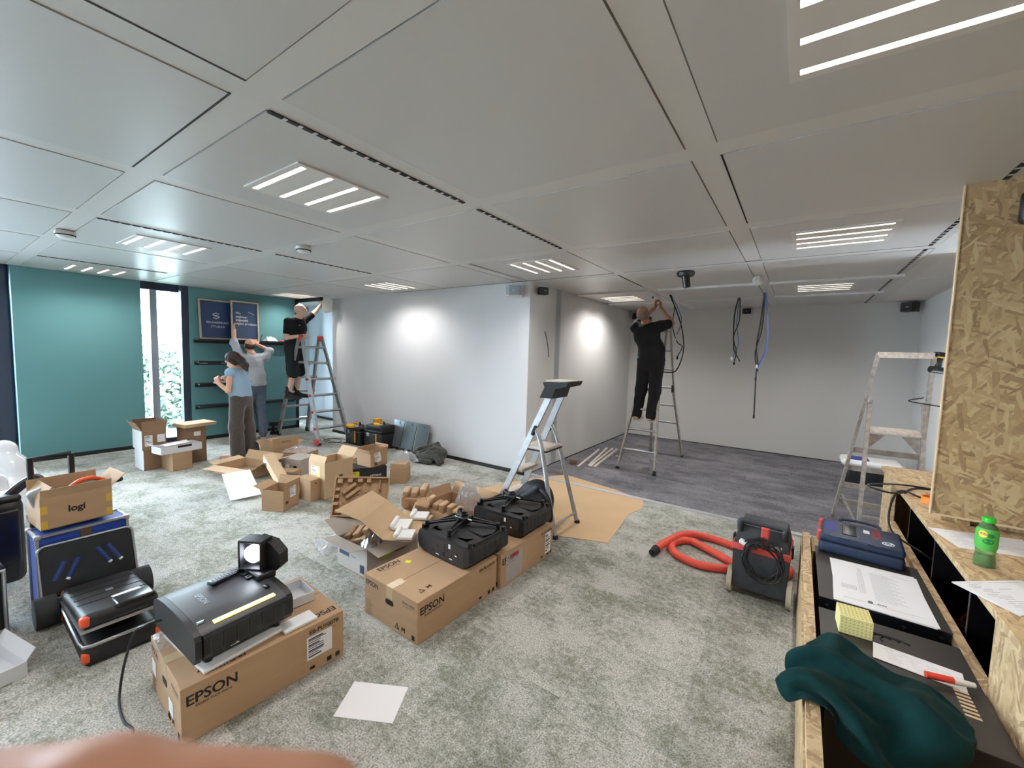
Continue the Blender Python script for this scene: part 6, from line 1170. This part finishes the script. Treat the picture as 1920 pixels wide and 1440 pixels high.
# things on the niche floor
mat('trunking_white', 'd9d2c8', .5)
for i, (a, b, lb_) in enumerate((((-2.555, 5.45), (-2.75, 6.70), 'leftmost white trunking strip on the dark carpet'), ((-2.45, 5.60), (-2.69, 6.90), 'second white trunking strip on the dark carpet'), ((-2.42, 5.58), (-2.60, 6.95), 'third white trunking strip on the dark carpet'), ((-2.36, 5.58), (-2.52, 6.95), 'rightmost white trunking strip on the dark carpet'))):
    d = Vector((b[0]-a[0], b[1]-a[1], 0)); r = thing('trunking_strip', lb_, 'trunking', (a[0], a[1], 0), math.atan2(d.y, d.x), 'white trunking strips'); L = d.length
    MB().b2(0, L, -.018, .018, 0, .004).b2(0, L, -.018, -.014, .004, .02).b2(0, L, .014, .018, .004, .02).build('channel', 'trunking_white', r); MB().b2(.0, L, -.014, .014, .020, .024).build('cover', 'trunking_white', r)
bl = MB().rbox((0, 0, .035), (.08, .08, .07), .004).build('wood_block', 'kraft_dark', None, True, (-2.70, 5.60, 0)); tag(bl, 'small brown block on the dark carpet by the trunking strips', 'block')
wr = MB().tube(curve_pts([(-2.90, 4.96, 1.95), (-2.86, 4.95, 1.85), (-2.83, 4.95, 1.70), (-2.82, 4.95, 1.60)], 6), .006, 6).build('wall_wire', 'cable_black', None, True); tag(wr, 'short dark wire sticking out of the white wall corner', 'wire')
pk = thing('supply_pack', 'white and violet plastic-wrapped pack on a dark stand behind the platform ladder', 'pack', (.86, 7.2, 0)); MB().rbox((0, 0, .14), (.50, .35, .26), .03).build('stand', 'black_plastic', pk, True); MB().rbox((0, 0, .32), (.62, .40, .09), .04).build('pack', 'white_plastic', pk, True); MB().rbox((-.12, -.02, .345), (.22, .3, .05), .02).build('print_area', 'violet_print', pk, True)

# hedge outside the narrow window
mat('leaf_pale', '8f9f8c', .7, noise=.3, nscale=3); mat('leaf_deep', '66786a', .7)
rs = np.random.RandomState(2)
def leaves(n, m, y0, y1, x0, x1, z1):
    vs, fs = [], []
    for i in range(n):
        c = np.array([rs.uniform(x0, x1), rs.uniform(y0, y1), rs.uniform(-.3, z1 + rs.normal(0, .12))]); a = rs.normal(size=3); a /= np.linalg.norm(a); b = np.cross(a, rs.normal(size=3)); b /= np.linalg.norm(b); s = rs.uniform(.05, .11)
        k = len(vs); vs += [tuple(c - a*s), tuple(c + b*s*.5), tuple(c + a*s), tuple(c - b*s*.5)]; fs.append((k, k+1, k+2, k+3))
    return MB().add(vs, fs)
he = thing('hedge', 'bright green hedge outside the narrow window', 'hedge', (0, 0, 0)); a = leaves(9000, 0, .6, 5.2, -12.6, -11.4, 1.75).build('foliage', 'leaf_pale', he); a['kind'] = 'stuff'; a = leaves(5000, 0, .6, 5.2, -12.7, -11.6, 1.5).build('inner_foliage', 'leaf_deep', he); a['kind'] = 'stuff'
# ================================================================ people
mat('skin', 'd9a88e', .55, subsurf=0, noise=.04, nscale=20); mat('skin_pale', 'e6bfa9', .5, noise=.04, nscale=20); mat('skin_tan', 'b98468', .55, noise=.05, nscale=20)
mat('hair_dark', '33241d', .6, bump=.3, bscale=120, stretch=(1, 1, .2)); mat('hair_grey', '8a7f78', .7, bump=.3, bscale=150); mat('hair_brown', '4a3a32', .7, bump=.2, bscale=150)
mat('eye_dark', '1c1614', .3); mat('lip', 'a8645a', .6)
mat('tee_black', '14151a', .9, bump=.1, bscale=150); mat('shirt_grey', 'b9bfc8', .85, bump=.1, bscale=90); mat('jeans_grey', '5b6676', .9, noise=.15, nscale=12, bump=.1, bscale=300); mat('jeans_dark', '15161c', .9, noise=.2, nscale=14)
mat('top_blue', '9dbdd6', .8, bump=.08, bscale=160); mat('trousers_brown', '4a423c', .85, noise=.35, nscale=70, sheen=.5); mat('shoe_dark', '18181a', .6); mat('shoe_beige', 'c5ab8e', .7); mat('shoe_brown', '6a5a4c', .7); mat('sole_white', 'd8d4cc', .7)
V3 = lambda p: np.array(p, float)
def basis(f, u=(0, 0, 1)):
    """columns right, forward, up"""
    f = V3(f)/np.linalg.norm(f); u = V3(u); u = u - f*(u @ f); u /= np.linalg.norm(u); return np.stack([np.cross(f, u), f, u], 1)
def person(label, J, m_skin, loc, fwd, head_f, head_u=(0, 0, 1), tf=None, tu=(0, 0, 1), fat=1.0, female=False):
    """J: joints relative to loc. Returns root; builds the continuous skin body with head, hands and fingers."""
    r = thing('person', label, 'person', loc); S = SDF(.0075); g = {k: V3(v) for k, v in J.items()}
    B = basis(tf if tf is not None else fwd, tu)
    # trunk core
    S.chain([g['pel'], (g['pel'] + g['neck'])/2, g['neck']], [.08*fat, .08*fat, .065], .05)
    for s in 'lr':
        S.chain([g['sh'+s], g['el'+s], g['wr'+s]], [.047*fat, .038*fat, .026], .02)
        S.cone(g['neck'] - B[:, 2]*.05, g['sh'+s], .055, .05, .04)
        S.chain([g['hip'+s], g['kn'+s], g['an'+s]], [.085*fat, .055, .038], .03); S.cone(g['an'+s], g['toe'+s], .035, .028, .02)
        # hand: palm, four fingers with a knuckle bend, thumb from the side of the palm
        w_ = g['wr'+s]; hd = g['hd'+s]/np.linalg.norm(g['hd'+s]); pn = g['pn'+s] - hd*(g['pn'+s] @ hd); pn /= np.linalg.norm(pn); sd = np.cross(hd, pn)*(1 if s == 'l' else -1)
        pc = w_ + hd*.05; S.ell(pc, (.040, .047, .017), np.stack([sd, hd, pn], 1), .012); curl = J.get('curl'+s, .6)
        for i, (o, L) in enumerate(((.030, .068), (.010, .078), (-.011, .072), (-.030, .056))):
            a = pc + hd*.036 + sd*o; d1 = hd*math.cos(curl*.6) + pn*math.sin(curl*.6); d2 = hd*math.cos(curl*1.7) + pn*math.sin(curl*1.7)
            S.chain([a, a + d1*L*.5, a + d1*L*.5 + d2*L*.5], [.0105, .0098, .0085], .004)
        a = w_ + hd*.022 + sd*.030; d1 = sd*.72 + hd*.62 + pn*.3*curl; d2 = hd*.85 + sd*.25 + pn*.6*curl; S.chain([a, a + d1*.042, a + d1*.042 + d2*.034], [.0135, .012, .010], .006)
    # head
    H = basis(head_f, head_u); hc = g['head']; e = lambda x, y, z: hc + H @ V3((x, y, z)); sc_ = .95 if female else 1.0
    S.cone(g['neck'] - B[:, 2]*.02, e(0, -.02, -.07), .058*sc_, .052*sc_, .03)
    S.ell(e(0, -.012, .03), V3((.076, .096, .088))*sc_, H, .02); S.ell(e(0, .018, -.045), V3((.058, .070, .072))*sc_, H, .03)
    S.cone(e(0, .082*sc_, .012), e(0, .106*sc_, -.026), .010, .015, .014); S.ell(e(0, .074, -.085), V3((.024, .02, .018)), H, .015); S.cone(e(-.035, .076, .026), e(.035, .076, .026), .012, .012, .015)
    S.cone(e(-.018, .082, -.056), e(.018, .082, -.056), .008, .008, .008)
    for sx in (-1, 1): S.ell(e(sx*.077*sc_, -.004, -.004), V3((.012, .019, .032)), H, .006)
    b = S.build('body', m_skin, r)
    for sx in (-1, 1):
        p = e(sx*.031, .081*sc_, .008); MB().lathe([(.001, -.007), (.006, -.005), (.0075, 0), (.006, .005), (.001, .007)], 10, Matrix.Translation(p)).build('eye', 'eye_dark', r, True)
    p0, p1 = e(-.022, .0925, -.058), e(.022, .0925, -.058); MB().tube([p0, e(0, .0975, -.056), p1], .0035, 6).build('mouth', 'lip', r, True)
    r['_'] = 0; del r['_']
    return r, g, B, H, e
def shirt(r, g, B, m, sleeve, fat=1.0, hem=0.0, name='shirt', seed=1, loose=.0, wr=.006, cutv=None):
    S = SDF(.009); up = B[:, 2]; mid = (g['pel']*.45 + g['neck']*.55)
    S.ell(g['neck'] - up*.16 + B[:, 1]*.005, V3((.175*fat, .118*fat, .185)), B, .05); S.ell(g['pel'] + up*.14 + B[:, 1]*.01, V3((.160*fat + loose, .122*fat + loose, .20)), B, .06); S.ell(g['pel'] + up*.02, V3((.168*fat + loose, .125*fat + loose, .12)), B, .05)
    for s in 'lr':
        S.cone(g['neck'] - up*.055, g['sh'+s], .060, .066*fat, .04); a = g['sh'+s]; p = [a]; L1 = np.linalg.norm(g['el'+s] - a); t = sleeve
        if t <= 1: S.chain([a, a + (g['el'+s] - a)*t], [.066*fat, .060*fat], .03)
        else: S.chain([a, g['el'+s], g['el'+s] + (g['wr'+s] - g['el'+s])*(t - 1)], [.066*fat, .054*fat, .046*fat], .03)
    S.warp = wrinkle(wr, 26, seed, (1, 1, 1.3)); S.cut(g['pel'] - up*(.06 + hem), -up)
    return S.build(name, m, r)
def trousers(r, g, B, m, length=1.0, fat=1.0, flare=0.0, name='trousers', seed=2):
    S = SDF(.009); up = B[:, 2]; S.ell(g['pel'] + up*.0, V3((.165*fat, .122*fat, .125)), B, .05); S.ell(g['pel'] - B[:, 1]*.045 - up*.05, V3((.14*fat, .085*fat, .10)), B, .05)
    for s in 'lr':
        h, k, a = g['hip'+s], g['kn'+s], g['an'+s]
        if length <= 1: S.chain([h, h + (k - h)*length], [.100*fat, .083*fat + flare], .05)
        else: S.chain([h, k, k + (a - k)*(length - 1)], [.100*fat, .072*fat + flare*.5, .060 + flare], .04)
    S.warp = wrinkle(.006, 30, seed, (1, 1, 1.5)); S.cut(g['pel'] + up*.085, up); return S.build(name, m, r)
def shoe(r, g, m, sole, h=.05):
    for s in 'lr':
        a, t = g['an'+s], g['toe'+s]; d = t - a; d[2] = 0; d /= np.linalg.norm(d); base = min(a[2], t[2]) - .005; S = SDF(.007); heel = V3((a[0], a[1], 0)) - d*.03; toe = heel + d*.235
        zb = t[2] - .03
        S.cone(heel + V3((0, 0, zb + .04)), toe + V3((0, 0, zb + .032)), .040, .036, .02); S.cone(a + V3((0, 0, .01)), heel + d*.10 + V3((0, 0, zb + .04)), .045, .040, .03); S.cut((0, 0, zb), (0, 0, -1)); sh_ = S.build('shoe', m, r)
        S = SDF(.007); S.cone(heel + V3((0, 0, zb + .01)), toe + V3((0, 0, zb + .01)), .044, .040, .02); S.cut((0, 0, zb), (0, 0, -1)); S.cut((0, 0, zb + .016), (0, 0, 1)); S.build('sole', sole, sh_)

# --- woman in the light blue top, facing left, looking down at her hands
f = V3((-.80, -.60, 0)); rt = np.cross(f, (0, 0, 1)); lf = -rt
W0 = (-6.60, 2.66, 0)
def q(fw, rg, z): return tuple(f*fw + rt*rg + V3((0, 0, z)))
J = dict(pel=q(-.02, 0, .90), neck=q(.02, 0, 1.30), head=q(.085, 0, 1.415), shl=q(.02, -.155, 1.255), shr=q(.02, .155, 1.255), ell=q(.02, -.21, 1.00), elr=q(.02, .20, 1.01), wrl=q(.20, -.14, 1.10), wrr=q(.20, .10, 1.10),
 hipl=q(-.02, -.085, .86), hipr=q(-.02, .085, .86), knl=q(.0, -.09, .47), knr=q(-.05, .09, .47), anl=q(-.02, -.09, .075), anr=q(-.12, .09, .075), toel=q(.13, -.10, .032), toer=q(.03, .10, .032),
 hdl=tuple(f*.5 + V3((0, 0, .8)) + rt*.3), hdr=tuple(f*.5 + V3((0, 0, .8)) - rt*.3), pnl=tuple(rt), pnr=tuple(-rt), curll=1.3, curlr=1.3)
r, g, B, H, e = person('woman in a light blue top and brown trousers looking down at her hands', J, 'skin', W0, f, tuple(f*.85 + V3((0, 0, -.5)) - rt*-.15), (0, 0, 1), female=True, fat=.88)
shirt(r, g, B, 'top_blue', .06, .93, -.02, 'top', 3, .012); trousers(r, g, B, 'trousers_brown', 1.93, .98, .035, seed=4)
S = SDF(.007); S.ell(e(0, -.022, .038), V3((.083, .102, .092)), H, .02); S.chain([e(0, -.085, .02), e(0, -.12, -.06), e(.0, -.14, -.15), e(0, -.13, -.22)], [.055, .052, .045, .02], .03); S.cone(e(-.07, -.02, 0), e(-.06, -.06, -.08), .03, .025, .02); S.cone(e(.07, -.02, 0), e(.06, -.06, -.08), .03, .025, .02)
S.cut(e(0, .045, .03), H @ V3((0, 1, -.45))); S.warp = wrinkle(.004, 60, 3); S.build('hair', 'hair_dark', r); shoe(r, g, 'skin', 'shoe_brown')

# --- man in the grey shirt lifting the poster, seen from behind
f = V3((-1, .10, 0)); f /= np.linalg.norm(f); rt = np.cross(f, (0, 0, 1)); M0 = (-7.82, 3.39, 0)
J = dict(pel=q(0, 0, .97), neck=q(.0, -.03, 1.485), head=q(.03, -.05, 1.64), shl=q(.0, -.20, 1.44), shr=q(.02, .185, 1.43), ell=q(.08, -.27, 1.68), elr=q(.02, .27, 1.55), wrl=q(.17, -.235, 1.90), wrr=q(.10, .09, 1.66),
 hipl=q(0, -.09, .92), hipr=q(0, .09, .92), knl=q(.03, -.09, .50), knr=q(.02, .10, .50), anl=q(0, -.09, .08), anr=q(-.03, .12, .08), toel=q(.14, -.10, .034), toer=q(.10, .17, .034),
 hdl=tuple(f*.35 + V3((0, 0, .9))), hdr=tuple(f*.6 + V3((0, 0, .6)) - rt*.3), pnl=tuple(rt), pnr=tuple(f), curll=.9, curlr=.9)
r, g, B, H, e = person('man in a pale grey shirt and jeans lifting the second poster', J, 'skin', M0, f, tuple(f + V3((0, 0, .25))), (0, 0, 1), fat=1.0)
shirt(r, g, B, 'shirt_grey', 1.15, 1.08, .06, 'shirt', 6, .015, .009); trousers(r, g, B, 'jeans_grey', 1.95, 1.0, .012, seed=7); shoe(r, g, 'shoe_brown', 'sole_white')
S = SDF(.007); S.ell(e(0, -.02, .008), V3((.082, .098, .075)), H, .02); S.cut(e(0, .03, 0), H @ V3((0, 1, 0))); S.cut(e(0, 0, .052), H @ V3((0, .25, 1))); S.warp = wrinkle(.002, 80, 8); S.build('hair', 'hair_brown', r)
MB().tube([tuple(V3(g['pel']) + B @ V3((.172*math.cos(a), .13*math.sin(a), .055))) for a in np.linspace(0, 2*PI, 28)[:-1]], .016, 6, closed=True).build('belt', 'shoe_dark', r, True)

# --- bald man on the telescopic ladder, one arm up to the speaker
f = V3((.82, .57, 0)); f /= np.linalg.norm(f); rt = np.cross(f, (0, 0, 1)); M0 = (-7.50, 3.93, .70)
J = dict(pel=q(.0, 0, .93), neck=q(.06, .0, 1.44), head=q(.12, -.01, 1.585), shl=q(.09, -.18, 1.42), shr=q(.0, .185, 1.37), ell=q(.26, -.27, 1.59), elr=q(-.01, .25, 1.09), wrl=tuple(V3((-7.34, 4.37, 2.45)) - V3(M0)), wrr=q(.22, .20, 1.13),
 hipl=q(0, -.09, .88), hipr=q(0, .09, .88), knl=q(.03, -.09, .47), knr=q(.02, .09, .47), anl=q(-.02, -.10, .085), anr=q(-.06, .10, .085), toel=q(.12, -.11, .04), toer=q(.08, .11, .04),
 hdl=tuple(f*.2 + V3((.05, .2, .25))), hdr=tuple(f), pnl=(.6, .0, -.6), pnr=tuple(-rt), curll=.8, curlr=1.0)
r, g, B, H, e = person('bald man in black tee and shorts standing on the telescopic ladder', J, 'skin_pale', M0, f, tuple(f + V3((.1, .35, .22))), (0, 0, 1), tf=tuple(f*.9 + rt*.25), fat=1.05)
shirt(r, g, B, 'tee_black', .62, 1.07, .02, 'tee', 11, .012); trousers(r, g, B, 'tee_black', .98, 1.06, .02, 'shorts', 12); shoe(r, g, 'shoe_dark', 'rubber')
MB().b2(-.012, .012, -.006, .006, -.01, .01, Matrix.Translation(V3(g['neck']) + B @ V3((.07, .108, -.12)))).build('chest_logo', 'white_print', r)
for s in 'lr':
    S = SDF(.008); S.cone(V3(g['an'+s]) + V3((0, 0, .02)), V3(g['an'+s]) + V3((.0, 0, .11)), .050, .046, .01); S.build('sock', 'shoe_dark', r)

# --- grey-haired man in black on the niche ladder, arms up at the ceiling
f = V3((.10, 1, 0)); f /= np.linalg.norm(f); rt = np.cross(f, (0, 0, 1)); M0 = (-1.83, 6.10, .685)
J = dict(pel=q(.0, .06, .90), neck=q(-.01, -.02, 1.43), head=q(-.02, -.08, 1.575), shl=q(.0, -.20, 1.385), shr=q(.0, .19, 1.40), ell=q(.24, -.20, 1.55), elr=q(.10, .29, 1.44), wrl=q(.34, -.06, 1.70), wrr=q(.34, .03, 1.70),
 hipl=q(0, -.03, .86), hipr=q(0, .155, .86), knl=q(.03, -.08, .46), knr=q(.03, .13, .46), anl=q(0, -.11, .085), anr=q(.0, .10, .085), toel=q(.13, -.12, .04), toer=q(.13, .11, .04),
 hdl=tuple(V3((.05, .1, .9))), hdr=tuple(V3((-.1, .1, .9))), pnl=(1, 0, 0), pnr=(-1, 0, 0), curll=1.1, curlr=1.1)
r, g, B, H, e = person('grey-haired man in black tee and dark jeans wiring the niche ceiling', J, 'skin_tan', M0, f, tuple(f*.8 + V3((.05, 0, .75))), (0, 0, 1), fat=1.06)
shirt(r, g, B, 'tee_black', .60, 1.12, .08, 'tee', 14, .015); trousers(r, g, B, 'jeans_dark', 1.97, 1.05, .012, seed=15); shoe(r, g, 'shoe_beige', 'sole_white')
S = SDF(.007); S.ell(e(0, -.02, .02), V3((.081, .100, .088)), H, .02); S.cut(e(0, .03, 0), H @ V3((0, 1, -.3))); S.warp = wrinkle(.002, 80, 9); S.build('hair', 'hair_grey', r)
MB().rbox(tuple(V3(g['pel']) + B @ V3((-.15, -.10, .045))), (.07, .02, .03), .005).build('pocket_cloth', 'top_blue', r, True)

# --- fingers of the photographer resting at the lower left in front of the lens
hm_ = cam.matrix_world; cs = lambda x, y, d: V3(hm_ @ Vector((x, y - .0048, -d)))
S = SDF(.0025)
S.chain([cs(-.135, -.070, .060), cs(-.095, -.0615, .060), cs(-.062, -.0592, .061), cs(-.030, -.0606, .062)], [.0105, .0098, .0092, .0080], .004)
S.chain([cs(-.140, -.088, .066), cs(-.095, -.081, .070), cs(-.062, -.083, .072), cs(-.045, -.098, .072)], [.0105, .0098, .0092, .0080], .004)
S.chain([cs(-.142, -.106, .072), cs(-.098, -.101, .078), cs(-.068, -.105, .078), cs(-.056, -.120, .076)], [.0102, .0095, .009, .008], .004)
S.chain([cs(-.146, -.124, .074), cs(-.106, -.121, .082), cs(-.080, -.126, .082), cs(-.072, -.138, .078)], [.0095, .0088, .008, .007], .004)
S.chain([cs(-.150, -.075, .040), cs(-.120, -.066, .022), cs(-.095, -.070, .012)], [.013, .0115, .0095], .006)
S.ell(cs(-.170, -.100, .058), (.036, .044, .018), np.array([[hm_[i][j] for j in range(3)] for i in range(3)]) @ np.array([[1, 0, 0], [0, 1, 0], [0, 0, 1.0]]), .015)
S.chain([cs(-.195, -.115, .050), cs(-.28, -.17, .03), cs(-.42, -.26, -.02)], [.026, .034, .042], .03)
o = S.build('hand', 'skin_tan'); tag(o, 'blurred pinkish fingers of the photographer at the bottom left edge', 'hand')
